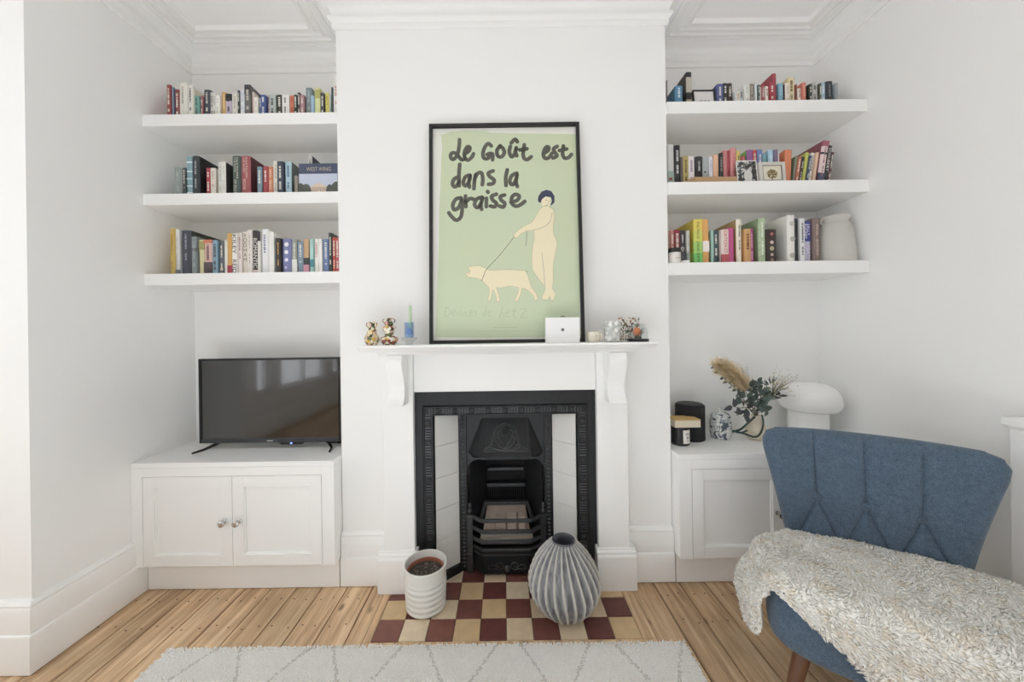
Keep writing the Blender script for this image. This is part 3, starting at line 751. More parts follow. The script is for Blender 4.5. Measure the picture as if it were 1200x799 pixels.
face = [(622 + 25 * math.cos(a), 66 + 31 * math.sin(a)) for a in [k * PI / 10 for k in range(20)]]
printed('drawn_face', MB().slab([Z6(*p) for p in face], pf(.0154), .0002), SKIN)
hair = [(580,58),(583,36),(600,12),(625,3),(650,10),(667,36),(667,68),(652,84),(645,84),(654,60),(648,42),(620,38),(602,52),(594,72),(584,68)]
printed('drawn_hair', MB().slab([Z6(*p) for p in hair], pf(.0152), .0002), M('43485e', .8, name='poster_navy'))
m = MB()
for s_, w in (([(455,250),(380,345),(312,418),(295,455),(284,482)], .0022), ([(520,216),(521,255),(517,298)], .0018), ([(618,58),(628,56)], .0018), ([(640,62),(648,60)], .0018), ([(620,86),(630,84)], .0028),
              ([(634,62),(636,74),(630,76)], .0012), ([(655,125),(645,165),(615,195),(560,214)], .0012), ([(616,505),(612,440),(606,380),(600,330)], .0011), ([(518,432),(524,428),(520,436)], .0012), ([(215,441),(222,441)], .0018)):
    m.ribbon([Z6(*p) for p in s_], w, pf(.0151), .00015, 4, cap=False)
printed('drawn_lines', m, M('4a4a42', .8, name='poster_dark_line'))
m = MB()
m.ribbon([Z6(697 + 10 * math.cos(a) + 13, 664 - 9 * math.sin(a) + 10) for a in [k * PI / 8 for k in range(9)]], .004, pf(.0155), .0002, 3); printed('printed_seal', m, INK)
MB().box(-PW/2 + fw, PW/2 - fw, .0125, .0135, fw, PH - fw).build('pane', glass_mat('poster_glazing', ior=1.12, rough=.12), po, local=True)

# ------------------------------------------------------------------ things on the mantel shelf
def turned(name, label, cat, px, py_top, Y, prof_px, mat, zbase, n=24, group=None, sub=None, parts=None):
    """lathe whose profile is given as (half width px, height px above base); sits on zbase"""
    k = Y / F; X = WX(px, py_top, Y)
    t = thing(name, label, cat, (X, Y, zbase), group=group)
    return t, X, k
def prof(p, k): return [(max(r * k, .0004), z * k) for (r, z) in p]
POT1 = ramp_mat('painted_pottery_pink', [(.0, 'e6d2ac'), (.28, '9a5f4c'), (.40, 'e3c3a8'), (.58, '3b3a30'), (.70, 'd9b04e'), (.82, 'efe6d2'), (.93, '66724a')], 85, .3, 'voronoi')
POT2 = ramp_mat('painted_pottery_green', [(.0, 'efe6d2'), (.24, '6b7048'), (.40, 'd8a79c'), (.55, '2f2e29'), (.68, 'efe9da'), (.80, '8e4f42'), (.92, 'd8b95c')], 80, .3, 'voronoi')
Y = 1.600; k = Y / F
def vase_a():
    X = WX(435.7, 388, Y); t = thing('patterned_vase', 'squat double-gourd vase with colourful painted pattern, leftmost on the mantel', 'vase', (X, Y, MZ))
    p = [(5.5, 0), (8.2, 4.5), (8.5, 8), (6.5, 12), (5.3, 14), (5.8, 16.5), (4.6, 18.5), (3.2, 21), (3.4, 24), (4.6, 27), (4.0, 27), (2.8, 24), (2.4, 21)]
    m = MB(); m.lathe(prof(p, k), 0, 0, 28, cap1=True); m.v = [(v[0]+X, v[1]+Y, v[2]+MZ) for v in m.v]; m.build('body', POT1, t, smooth=60)
    for sg in (-1, 1):
        m = MB(); m.tube([(X + sg*k*a, Y, MZ + k*b) for a, b in smooth2([(3.3, 20.5), (5.6, 22.5), (5.8, 25.5), (4.3, 26.6)], 4)], .0022, 6); m.build('handle', POT1, t, smooth=60)
def vase_b():
    X = WX(456, 388, Y); t = thing('patterned_vase', 'taller stacked pot with lug handles and painted pattern beside the candle', 'vase', (X, Y, MZ))
    p = [(6.5, 0), (8.6, 3), (9.2, 6), (7.5, 9.3), (4.6, 11), (5.6, 15), (7.0, 18.2), (8.0, 20), (7.0, 21.5), (4.4, 22.6), (5.2, 25), (4.4, 27.5), (3.0, 29), (4.2, 31.4), (3.6, 31.4), (2.4, 29)]
    m = MB(); m.lathe(prof(p, k), 0, 0, 28); m.v = [(v[0]+X, v[1]+Y, v[2]+MZ) for v in m.v]; m.build('body', POT2, t, smooth=60)
    for sg in (-1, 1):
        for pts in ([(4.2, 26), (6.6, 27), (6.8, 29.5), (4.0, 31)], [(8.4, 3), (9.8, 5.5), (9.3, 8.6), (7.4, 9)]):
            m = MB(); m.tube([(X + sg*k*a, Y, MZ + k*b) for a, b in smooth2(pts, 4)], .0022, 6); m.build('handle', POT2, t, smooth=60)
vase_a(); vase_b()
# glass candle holder
X = WX(479.6, 388, Y); ch = thing('candle_holder', 'blue and clear glass candle holder with a pale green candle', 'candle holder', (X, Y, MZ))
def put(mb, X, Y, Z): mb.v = [(v[0]+X, v[1]+Y, v[2]+Z) for v in mb.v]; return mb
CLEAR = glass_mat('clear_glass', 'f4f6f6'); BLUEG = glass_mat('blue_glass', 'e4edf8')
put(MB().lathe(prof([(4, 0), (4.2, 3), (9, 6.5), (9, 8.3), (0.1, 8.3)], k), 0, 0, 28, cap1=False), X, Y, MZ).build('foot', CLEAR, ch, smooth=40)
put(MB().lathe(prof([(5.6, 8.3), (5.7, 26), (4.6, 26), (4.6, 12), (.1, 12)], k), 0, 0, 28, cap1=False), X, Y, MZ).build('cup', BLUEG, ch, smooth=40)
put(MB().lathe(prof([(3.6, 8.6), (3.8, 16), (2.2, 20), (.1, 20)], k), 0, 0, 24, cap1=False), X, Y, MZ).build('cup_core', M('a3b9d6', .25, var=.15, vs=60, coat=.5, name='blue_glass_core'), ch, smooth=40)
ca = put(MB().lathe(prof([(1.9, 14), (1.75, 44), (1.1, 46), (.3, 46.5)], k), .0006, 0, 16), X + .0045, Y, MZ).build('candle', M('bcd0b0', .5, var=.04, name='pale_green_wax'), ch, smooth=40)
put(MB().tube([(0, 0, 46*k), (.0004, 0, 49*k)], .0006, 5), X + .005, Y, MZ).build('wick', M('d7cdbb', .8), ca)
# white box with a round dark mark
Y = 1.575; k = Y / F
bx0, bx1 = WX(639.4, 390, Y), WX(679.5, 390, Y)
wb_ = thing('white_box', 'small white card box with a dark dot standing before the poster', 'box', ((bx0+bx1)/2, Y, MZ))
WHB = M('eeeeee', .5, var=.008, name='white_card')
MB().box(bx0, bx1, Y, Y + .022, MZ + .0004, MZ + .0004 + 29.6 * k).build('carton', WHB, wb_, bevel=.0015)
m = MB(); m.lathe([(1.9 * k, 0), (1.9 * k, .0004)], 0, 0, 20); m.v = [((bx0+bx1)/2 + .0 + v[0], Y - v[2] - .0001, MZ + 15.2 * k + v[1]) for v in m.v]
m.build('round_mark', M('6b6b6c', .5, name='grey_dot'), wb_, fixn=True)
# cream cup
Y = 1.60; k = Y / F; X = WX(695.8, 395, Y)
cu_ = thing('tea_cup', 'small cream cup with brown speckles at the foot of the poster', 'cup', (X, Y, MZ))
put(MB().lathe(prof([(5.5, 0), (7, 1.2), (8, 6), (8.3, 12.2), (7.6, 12.2), (7.2, 6), (6, 2.2), (.1, 2)], k), 0, 0, 28, cap1=False), X, Y, MZ).build('body', ramp_mat('speckled_cream', [(0, 'e9e2d2'), (.62, 'e9e2d2'), (.66, '9a8a72')], 55, .35, 'noise', 3), cu_, smooth=50)
m = MB(); m.tube([(X + k*a, Y + k*c, MZ + k*b) for a, b, c in ((4.5, 9.5, -6), (6.5, 9, -9), (7, 6, -9.5), (5.5, 3.5, -7.4), (4.5, 3.5, -5.6))], .002, 6); m.build('handle', M('e9e2d2', .35), cu_, smooth=60)
# white ceramic tumbler with lace pattern
X = WX(717.4, 388, 1.585); Y = 1.585; k = Y / F
tu = thing('frosted_tumbler', 'pale frosted glass tumbler with lacy white pattern on the mantel', 'tumbler', (X, Y, MZ))
put(MB().lathe(prof([(7, 0), (9, 1), (9.6, 20), (8.2, 24.5), (7.4, 24.5), (8.6, 20), (8, 2.5), (.1, 2.2)], k), 0, 0, 28, cap1=False), X, Y, MZ).build('body', ramp_mat('lace_glass', [(0, 'b9bbb8'), (.42, 'e3e4e1'), (.6, 'f2f2ef'), (.75, 'cfd1cd')], 70, .2, 'voronoi'), tu, smooth=50)
put(MB().lathe(prof([(.1, 3), (7.6, 3), (7.8, 14), (.1, 15)], k), 0, 0, 24, cap0=False, cap1=False), X, Y, MZ).build('wax', M('ecebe6', .6), tu, smooth=50)
# floral greeting card behind
Y = 1.655; k = Y / F; cx0, cx1 = WX(724.5, 388, Y), WX(749.5, 388, Y)
fc = thing('floral_card', 'white greeting card printed with small dark and red flowers behind the glass dome', 'card', ((cx0+cx1)/2, Y, MZ))
MB().box(cx0, cx1, Y, Y + .0012, MZ + .0003, MZ + 28 * k).build('card_leaf', ramp_mat('flower_print', [(0, 'e9e6df'), (.60, 'e9e6df'), (.62, '4a4f4a'), (.76, 'ad6a55'), (.86, '5c6f52')], 150, .6, 'voronoi'), fc)
m = MB(); m.add([(cx0, Y + .0012, MZ + .0003), (cx0, Y + .0012, MZ + 28*k), (cx1 - .004, Y + .04, MZ + 28*k), (cx1 - .004, Y + .04, MZ + .0003), (cx0, Y + .0022, MZ + .0003), (cx0, Y + .0022, MZ + 28*k), (cx1 - .004, Y + .041, MZ + 28*k), (cx1 - .004, Y + .041, MZ + .0003)],
                [(0,1,2,3),(7,6,5,4),(0,3,7,4),(1,5,6,2),(0,4,5,1),(3,2,6,7)]); m.build('card_leaf', WHB, fc, fixn=True)
# glass dome
Y = 1.59; k = Y / F; X = WX(747.4, 392, Y)
gd = thing('glass_dome', 'small glass cloche on a black base holding an orange ornament', 'glass dome', (X, Y, MZ))
put(MB().lathe(prof([(12, 0), (12.2, .6), (12.2, 2.8), (11.8, 3.3), (.1, 3.3)], k), 0, 0, 32, cap1=False), X, Y, MZ).build('base', M('1c1c1c', .35, name='black_base'), gd, smooth=30)
put(MB().lathe(prof([(11, 3.4), (11.1, 11), (10.3, 15.5), (8, 19), (4.5, 21.2), (1.6, 21.8), (1.3, 22.5), (2, 23.5), (2, 25), (1, 26), (.1, 26.1)], k), 0, 0, 32, cap0=False, cap1=False), X, Y, MZ).build('cloche', CLEAR, gd, smooth=60)
put(MB().lathe(prof([(3.6, 3.4), (4.2, 5), (3, 7), (.1, 7.2)], k), 0, 0, 16, cap1=False), X, Y, MZ).build('ornament_base', M('5b5a4a', .7), gd, smooth=60)
put(MB().lathe(prof([(1.5, 6.8), (3.6, 8.5), (4.4, 11.5), (3.6, 14.5), (1.4, 16.6), (.1, 16.9)], k), 0, 0, 18, cap1=False), X - .004, Y, MZ).build('ornament', M('d98455', .55, var=.25, vs=60, name='orange_ornament'), gd, smooth=60)
m = MB()
for a in range(5):
    an = a * 1.3; m.tube([(X + .012, Y, MZ + 6*k), (X + .02 + .006*math.cos(an), Y + .006*math.sin(an), MZ + (11 + a)*k)], .001, 4)
    m.lathe([(.0005, MZ + (11+a)*k - .003), (.003, MZ + (11+a)*k), (.0005, MZ + (11+a)*k + .003)], X + .02 + .006*math.cos(an), Y + .006*math.sin(an), 6)
m.build('sprig', M('6c7668', .7), gd)

# ------------------------------------------------------------------ things on the right cabinet
ZC2 = RZ
BLKM = M('1c1d1f', .55, var=.15, vs=80, name='matt_black'); BFAB = M('232426', .9, var=.3, vs=400, bump=.4, bs=900, name='speaker_cloth')
Y = 1.885; k = Y / F; X = WX(808.5, 495, Y)
sp = thing('smart_speaker', 'black cloth-covered cylindrical speaker behind the candle jar', 'speaker', (X, Y, ZC2))
put(MB().lathe(prof([(14.5, 0), (15.6, .8), (15.8, 38), (15.3, 40), (14, 40.6)], k), 0, 0, 40), X, Y, ZC2).build('body', BFAB, sp, smooth=40)
put(MB().lathe(prof([(14, 40.7), (13.5, 41.4), (.1, 41.5)], k), 0, 0, 40, cap0=False, cap1=False), X, Y, ZC2).build('top_plate', BLKM, sp, smooth=40)
put(MB().lathe([(.006, 41.4 * k), (.006, 41.8 * k)], 0, 0, 14), X, Y - .005, ZC2).build('button', M('6a6a6a', .5), sp)
co_ = MB().tube([tuple(p) for p in smooth2([(X + .070, Y + .01, ZC2 + .012), (X + .085, Y + .02, ZC2 + .004), (X + .092, Y + .05, ZC2 + .004), (X + .088, 1.97, ZC2 + .004)], 5)], .0028, 6).build('power_cord', BLKM, sp, smooth=60)
Y = 1.80; k = Y / F; X = WX(797, 508, Y)
X = max(X, BR + .049)
cj = thing('candle_jar', 'dark glass candle jar with a white label under a wooden lid', 'candle', (X, Y, ZC2))
put(MB().lathe(prof([(9, 0), (10, .8), (10, 20.5), (9.3, 21.6), (.1, 21.6)], k), 0, 0, 32, cap1=False), X, Y, ZC2).build('jar', M('17171a', .12, coat=.3, name='dark_glass'), cj, smooth=40)
m = MB()
A0, A1 = -PI/2 - .15, -PI/2 + .92
pts = [(10.12*k*math.cos(A0 + (A1-A0)*i/8), 10.12*k*math.sin(A0 + (A1-A0)*i/8)) for i in range(9)]
m.add([(X+p[0], Y+p[1], ZC2 + 3*k) for p in pts] + [(X+p[0], Y+p[1], ZC2 + 18.5*k) for p in pts], [(i, i+1, 10+i, 9+i) for i in range(8)])
lb = m.build('paper_label', M('e6e4de', .7, name='paper_label'), cj)
m = MB()
for (za, zb, i0, i1) in ((13.5, 14.6, 2, 6), (11.5, 12, 2, 5), (6, 6.6, 3, 6), (8.4, 10.4, 3, 5)):
    q = [(10.2*k*math.cos(A0 + (A1-A0)*i/8), 10.2*k*math.sin(A0 + (A1-A0)*i/8)) for i in range(i0, i1+1)]; n = len(q)
    m.add([(X+p[0], Y+p[1], ZC2 + za*k) for p in q] + [(X+p[0], Y+p[1], ZC2 + zb*k) for p in q], [(i, i+1, n+1+i, n+i) for i in range(n-1)])
m.build('label_print', M('55534e', .7), lb)
lx0 = X - .047
ml = thing('match_box', 'shallow wooden box lying on top of the candle jar', 'box', (X + .02, Y, ZC2 + 21.7 * k))
bz0 = ZC2 + 21.75 * k
MB().box(lx0, lx0 + .128, Y - .045, Y + .045, bz0, bz0 + .034).build('tray', M('d8cdb9', .7, var=.1, vs=20, name='pale_card'), ml, bevel=.0015)
MB().box(lx0 - .0008, lx0 + .129, Y - .046, Y + .046, bz0 + .0342, bz0 + .040).build('lid', M('c9a86f', .6, var=.2, vs=14, stretch=(2, 14, 14), name='light_wood'), ml, bevel=.001)
# ginger jar
Y = 1.885; k = Y / F; X = WX(844.3, 495, Y)
gj = thing('ginger_jar', 'blue and white porcelain ginger jar with domed lid beside the black speaker', 'jar', (X, Y, ZC2))
BW = ramp_mat('blue_white_porcelain', [(0, '59626f'), (.43, '868d97'), (.47, 'dcdedd'), (.56, 'e9eae8'), (.62, '989fa8'), (.66, 'e4e5e3')], 32, .2, 'noise', 5, 1.5)
put(MB().lathe(prof([(8.4, 0), (9.8, 1), (11, 6), (11.4, 14), (11, 20), (9.5, 23.5), (8.6, 24.5)], k), 0, 0, 32), X, Y, ZC2).build('body', BW, gj, smooth=50)
lid = put(MB().lathe(prof([(10.2, 24.6), (10.4, 26), (8.5, 29), (4.5, 31.2), (1.8, 31.8), (1.4, 32.6), (2.6, 34), (2.2, 35.6), (.1, 36.2)], k), 0, 0, 32, cap1=False), X, Y, ZC2).build('lid', BW, gj, smooth=50)
# mushroom lamp
Y = 1.865; k = Y / F; X = WX(948.5, 470, Y)
lm = thing('mushroom_lamp', 'white opal glass mushroom table lamp in the right alcove', 'lamp', (X, Y, ZC2))
OPAL = M('f3f3f2', .18, var=.004, coat=.3, name='opal_glass')
zz = WZ(949, 481, Y) - ZC2
put(MB().lathe([(.080, 0), (.086, .003), (.086, zz - .002), (.08, zz + .004)], 0, 0, 40), X - .01, Y, ZC2).build('stem', OPAL, lm, smooth=40)
R_ = 35.2 * k
R_ = min(R_, .134)
sp_ = [(.078, zz), (R_*.72, zz + .002), (R_*.9, zz + .012), (R_*.985, zz + .034), (R_, zz + .055), (R_*.965, zz + .085), (R_*.85, zz + .115), (R_*.64, zz + .138), (R_*.36, zz + .150), (.002, zz + .154)]
put(MB().lathe([tuple(p) for p in smooth2(sp_, 4)], 0, 0, 48, cap1=False), X, Y, ZC2).build('shade', OPAL, lm, smooth=60)
cd = [W(966, 499, 1.93), W(972, 492, 1.94), W(979, 490, 1.95), W(982, 496, 1.95), W(977, 501, 1.94), W(970, 500, 1.93), W(968, 510, 1.93)]
cd[-1] = (cd[-1][0], 1.93, ZC2 + .004)
MB().tube([tuple(p) for p in smooth2(cd, 5)], .0022, 6).build('cord', M('dcdcda', .5), lm, smooth=60)

# vase with dried bouquet
Y = 1.862; k = Y / F; X = WX(886, 498, Y)
dv = thing('bouquet_vase', 'cream tapered vase tied with a dark green ribbon holding dried flowers', 'vase', (X, Y, ZC2))
CREAMV = M('ddd3c0', .55, var=.12, vs=30, name='cream_ceramic')
put(MB().lathe(prof([(6.5, 0), (9.5, 1), (11.2, 5.5), (11, 11), (8.4, 17), (5.6, 22), (4.6, 26), (5, 28), (4.2, 28), (3.6, 24)], k), 0, 0, 32), X, Y, ZC2).build('body', CREAMV, dv, smooth=60)
RIB = M('2f463f', .5, var=.15, vs=90, name='green_ribbon')
m = MB()
def rib3(pts, w):
    q = [Vector(p) for p in smooth3([Vector(p) for p in pts], 5)]
    vs = []
    for i, p in enumerate(q):
        d = (q[min(i+1, len(q)-1)] - q[max(i-1, 0)]).normalized(); nn = d.cross(Vector((0, -1, 0))).normalized() * w / 2
        vs += [p + nn, p - nn, p - nn + Vector((0, .0012, 0)), p + nn + Vector((0, .0012, 0))]
    fs = [(4*i+a, 4*i+b, 4*i+4+b, 4*i+4+a) for i in range(len(q)-1) for a, b in ((0, 1), (1, 2), (2, 3), (3, 0))]
    m.add(vs, fs)
f_ = Y - 11.8 * k
rib3([W(885, 488, f_ + .03), W(876, 496, f_ + .012), W(868, 503, f_), W(858, 506, f_ - .01)], .011)
rib3([W(893, 486, f_ + .03), W(894.5, 497, f_ + .012), W(891, 508, f_), W(884, 512, f_ - .005), W(872, 508, f_ - .004), W(860, 505, f_ - .008)], .010)
rib3([W(858, 504, f_ - .012), W(866, 507, f_ - .014), W(876, 504.5, f_ - .012)], .008)
m.build('ribbon', RIB, dv, fixn=True)
bq = thing('dried_bouquet', 'bunch of dried pampas, eucalyptus leaves and small yellow flowers in the cream vase', 'bouquet', (X, Y, ZC2 + 26 * k))
rq = random.Random(11)
STEM = M('5a5b45', .7, name='stem'); PAMP = M('f2e3c8', .95, var=.18, vs=60, name='pampas'); EUC = [M('5d6b66', .6, var=.15, name='eucalyptus'), M('47544f', .6, var=.15, name='dark_eucalyptus'), M('7f8f86', .6, var=.12, name='pale_eucalyptus'), M('4c4d50', .7, var=.15, name='dusky_leaf')]
neck = Vector((X, Y, ZC2 + 25 * k))
def bz(px, py, y): return Vector(W(px, py, y))
# pampas plume along a curve: many fine strands
m = MB(); spine = smooth3([neck, bz(880, 474, 1.83), bz(870, 452, 1.81), bz(856, 436, 1.80), bz(842, 426, 1.79)], 8)
m.tube([tuple(p) for p in spine], .0018, 5); m.build('pampas_stem', STEM, bq)
m = MB(); n = len(spine)
for i in range(3600):
    t = rq.uniform(.42, 1.0); q = t * (n - 1); a = int(min(q, n - 2)); p = spine[a].lerp(spine[a+1], q - a)
    d = (spine[a+1] - spine[a]).normalized(); rad = Vector((rq.gauss(0, 1), rq.gauss(0, 1), rq.gauss(0, 1))); rad -= rad.dot(d) * d; rad.normalize()
    ln = rq.uniform(.026, .068) * (1.0 if t < .85 else .6) ; e = p + d * ln * rq.uniform(.4, .9) + rad * ln * rq.uniform(.3, 1.0); e2 = e + Vector((0, 0, -.008)) + d * .006
    w = rad.cross(d).normalized() * .0013
    m.add([p - w, p + w, e + w, e - w, e2], [(0, 1, 2, 3), (3, 2, 4)])
o = m.build('pampas_plume', PAMP, bq); o['kind'] = 'stuff'
def leaf_mesh(L, Wd):
    pts = []
    vs = [(0, 0, 0)]; fs = []
    ns = 6
    for i in range(1, ns):
        t = i / ns; w = Wd / 2 * math.sin(PI * t ** .8); z = .12 * L * math.sin(PI * t)
        vs += [(L * t, -w, z + w * .25), (L * t, 0, z), (L * t, w, z + w * .25)]
    vs.append((L, 0, 0)); e = len(vs) - 1
    fs += [(0, 1, 2), (0, 2, 3)]
    for i in range(ns - 2):
        b = 1 + 3 * i; fs += [(b, b+3, b+4, b+1), (b+1, b+4, b+5, b+2)]
    b = 1 + 3 * (ns - 2); fs += [(b, e, b+1), (b+1, e, b+2)]
    me = bpy.data.meshes.new('leaf'); me.from_pydata(vs, [], fs); me.polygons.foreach_set('use_smooth', [True] * len(me.polygons)); return me
LEAVES = {}
def leaf(p, d, L, Wd, mi):
    key = (round(L, 3), round(Wd, 3), mi)
    if key not in LEAVES: me = leaf_mesh(L, Wd); me.materials.append(EUC[mi]); LEAVES[key] = me
    o = bpy.data.objects.new('leaf', LEAVES[key]); COL.objects.link(o); o.parent = bq
    d = d.normalized(); yv = Vector((rq.gauss(0, .5), -1, rq.gauss(0, .5))).cross(d); yv.normalize(); zv = d.cross(yv)
    mtx = Matrix((d, yv, zv)).transposed().to_4x4(); mtx.translation = p - Vector(ORG[bq.name])
    o.matrix_local = mtx
def branch(pts, nl, L, Wd, mi, t0=.3, spread=.9, rs=.0014):
    sp = smooth3([neck] + pts, 6); MB().tube([tuple(p) for p in sp], rs, 5).build('stem', STEM, bq)
    n = len(sp)
    for i in range(nl):
        t = t0 + (1 - t0) * i / max(1, nl - 1); q = t * (n - 1); a = int(min(q, n - 2)); p = sp[a].lerp(sp[a+1], q - a); d = (sp[a+1] - sp[a]).normalized()
        sd = (Vector((0, -1, 0)).cross(d)).normalized() * (1 if i % 2 else -1)
        leaf(p, d * .5 + sd * spread + Vector((rq.gauss(0, .2), rq.uniform(-.6, .2), rq.gauss(0, .2))), L, Wd, mi)
branch([bz(866, 460, 1.84), bz(850, 445, 1.83), bz(835, 428, 1.82)], 13, .026, .014, 1, .35)
branch([bz(872, 470, 1.82), bz(862, 463, 1.80)], 6, .045, .032, 0, .45)
branch([bz(878, 478, 1.80), bz(868, 478, 1.78), bz(858, 476, 1.775)], 6, .052, .026, 3, .35)
branch([bz(876, 478, 1.79), bz(872, 484, 1.775)], 4, .058, .028, 3, .45)
branch([bz(892, 468, 1.80), bz(899, 462, 1.78)], 8, .046, .040, 2, .35)
branch([bz(890, 474, 1.79), bz(896, 478, 1.775)], 5, .046, .036, 0, .4)
branch([bz(888, 462, 1.83), bz(888, 448, 1.82)], 9, .036, .018, 1, .3)
branch([bz(882, 465, 1.85), bz(878, 450, 1.85)], 9, .036, .020, 1, .3)
branch([bz(898, 470, 1.80), bz(908, 464, 1.76), bz(915, 462, 1.73)], 7, .03, .014, 3, .45)
branch([bz(884, 470, 1.80), bz(880, 458, 1.78), bz(884, 448, 1.77)], 10, .036, .024, 1, .25)
branch([bz(890, 470, 1.79), bz(894, 458, 1.77)], 9, .038, .026, 0, .25)
branch([bz(882, 476, 1.78), bz(876, 466, 1.77)], 7, .040, .024, 1, .3)
# fan palm leaf
fan0 = bz(899, 452, 1.81)
MB().tube([tuple(p) for p in smooth3([neck, bz(893, 468, 1.82), fan0], 5)], .0014, 5).build('stem', STEM, bq)
for i in range(8):
    a = math.radians(150 - i * 12); leaf(fan0 + Vector((.004*i, 0, .002*i)), Vector((math.cos(a), -.1, math.sin(a))), .042, .0075, 1)
# small yellow flower sprays
ym = MB(); sm = MB()
for i in range(120):
    tip = bz(rq.gauss(917, 8), rq.gauss(448, 6.5), 1.735 + rq.uniform(-.02, .02)); base = bz(905, 462, 1.77)
    mid = base.lerp(tip, .6) + Vector((0, 0, .004))
    if i % 3 == 0: sm.tube([tuple(neck.lerp(base, .5)), tuple(base), tuple(mid), tuple(tip)], .0006, 3)
    r = rq.uniform(.0018, .0036)
    ym.add([tip + Vector(q) * r for q in ((1,0,0),(-1,0,0),(0,1,0),(0,-1,0),(0,0,1),(0,0,-1))], [(0,2,4),(2,1,4),(1,3,4),(3,0,4),(2,0,5),(1,2,5),(3,1,5),(0,3,5)])
for i in range(60):
    tip = bz(rq.gauss(872, 7), rq.gauss(437, 5), 1.85 + rq.uniform(-.03, .03)); r = rq.uniform(.001, .002)
    if i % 3 == 0: sm.tube([tuple(bz(882, 462, 1.85)), tuple(tip)], .0005, 3)
    ym.add([tip + Vector(q) * r for q in ((1,0,0),(-1,0,0),(0,1,0),(0,-1,0),(0,0,1),(0,0,-1))], [(0,2,4),(2,1,4),(1,3,4),(3,0,4),(2,0,5),(1,2,5),(3,1,5),(0,3,5)])
o = ym.build('flower_heads', M('b5a878', .8, var=.3, vs=80, name='straw_yellow'), bq); o['kind'] = 'stuff'
o = sm.build('fine_stems', STEM, bq); o['kind'] = 'stuff'

# ------------------------------------------------------------------ pot and ribbed vase on the hearth
PX, PY_, PZ = -.362, 1.568, .004
pt = thing('ribbed_planter', 'white ribbed ceramic planter holding a terracotta pot of dry soil', 'planter', (PX, PY_, PZ))
GLZ = M('e3e3de', .35, var=.015, vs=20, coat=.2, name='white_glaze')
pp = [(.070, 0), (.080, .003), (.0865, .010)]
hh = .194
for i in range(60):
    t = i / 59; z = .014 + t * (hh - .030); w = .0035 * (.5 - .5 * math.cos(2 * PI * z / .0245)) * (1 if z < .125 else max(0, 1 - (z - .125) / .02))
    pp.append((.0875 + .007 * t + (.0005 if z > .14 else 0) - .0032 + w, z))
pp += [(.0945, hh - .008), (.0945, hh - .002), (.092, hh), (.088, hh - .001), (.0855, hh - .012), (.084, .10), (.08, .06), (.001, .055)]
put(MB().lathe(pp, 0, 0, 56, cap1=False), PX, PY_, PZ).build('pot', GLZ, pt, smooth=50)
put(MB().lathe([(.060, .056), (.078, .152), (.081, .156), (.0815, .164), (.079, .166), (.076, .164), (.0745, .150), (.001, .148)], 0, 0, 40, cap1=False), PX, PY_, PZ).build('inner_pot', M('9c5f4b', .8, var=.15, vs=30, bump=.2, name='terracotta'), pt, smooth=40)
so = MB(); rs = random.Random(2); nr = 16; 
for i in range(nr + 1):
    for j in range(36):
        r = .0742 * i / nr; a = 2*PI*j/36
        so.v.append((PX + r*math.cos(a), PY_ + r*math.sin(a), PZ + .151 + (rs.uniform(-.002, .005) if i < nr else 0) + .004*(1 - (i/nr)**2)))
for i in range(nr):
    for j in range(36): so.f.append([i*36+j, (i+1)*36+j, (i+1)*36+(j+1) % 36, i*36+(j+1) % 36]); so.mi.append(0)
so_ = so.build('soil', M('4a423c', .95, var=.5, vs=120, bump=.6, bs=200, name='dry_soil'), pt)
m = MB()
for i in range(70):
    r = .055 * math.sqrt(rs.random()); a = rs.uniform(0, 2*PI); p = Vector((PX + r*math.cos(a), PY_ + r*math.sin(a), PZ + .155)); d = Vector((rs.gauss(0, 1), rs.gauss(0, 1), rs.uniform(.1, .8))).normalized() * rs.uniform(.006, .018)
    m.tube([tuple(p), tuple(p + d*.6), tuple(p + d + Vector((0, 0, -.002)))], [.0012, .001, .0004], 4)
o = m.build('dry_twigs', M('9a9088', .9, var=.3, name='dry_twig'), so_); o['kind'] = 'stuff'

VX, VY, VZ = .247, 1.522, .0035
rv = thing('fluted_vase', 'large grey fluted ceramic vase with a narrow mouth standing on the hearth tiles', 'vase', (VX, VY, VZ))
def flute_mat():
    m = bpy.data.materials.new('grey_fluted_glaze'); m.use_nodes = True
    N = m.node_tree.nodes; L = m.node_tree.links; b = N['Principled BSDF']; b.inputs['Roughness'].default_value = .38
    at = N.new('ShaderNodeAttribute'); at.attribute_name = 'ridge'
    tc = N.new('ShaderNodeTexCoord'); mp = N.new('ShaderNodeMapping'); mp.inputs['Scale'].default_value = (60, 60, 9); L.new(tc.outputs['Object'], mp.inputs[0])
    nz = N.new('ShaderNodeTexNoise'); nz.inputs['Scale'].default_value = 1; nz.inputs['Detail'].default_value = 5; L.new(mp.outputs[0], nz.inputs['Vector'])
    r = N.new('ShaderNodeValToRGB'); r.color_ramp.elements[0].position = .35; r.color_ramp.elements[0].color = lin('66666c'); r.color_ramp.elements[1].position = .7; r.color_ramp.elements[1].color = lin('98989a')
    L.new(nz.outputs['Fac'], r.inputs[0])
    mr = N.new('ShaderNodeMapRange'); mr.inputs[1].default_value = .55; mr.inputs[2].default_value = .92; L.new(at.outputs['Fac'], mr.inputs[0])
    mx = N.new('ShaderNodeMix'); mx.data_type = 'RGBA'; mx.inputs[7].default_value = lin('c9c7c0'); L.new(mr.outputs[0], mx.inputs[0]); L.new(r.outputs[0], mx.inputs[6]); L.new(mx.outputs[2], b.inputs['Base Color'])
    return m
vp = smooth2([(.056, 0), (.085, .012), (.128, .055), (.152, .105), (.157, .135), (.150, .175), (.126, .228), (.092, .272), (.060, .303), (.050, .312)], 6)
NF = 24; NA = NF * 10
vm = MB(); ridge = []
twist = lambda z: .55 * (z / .31)
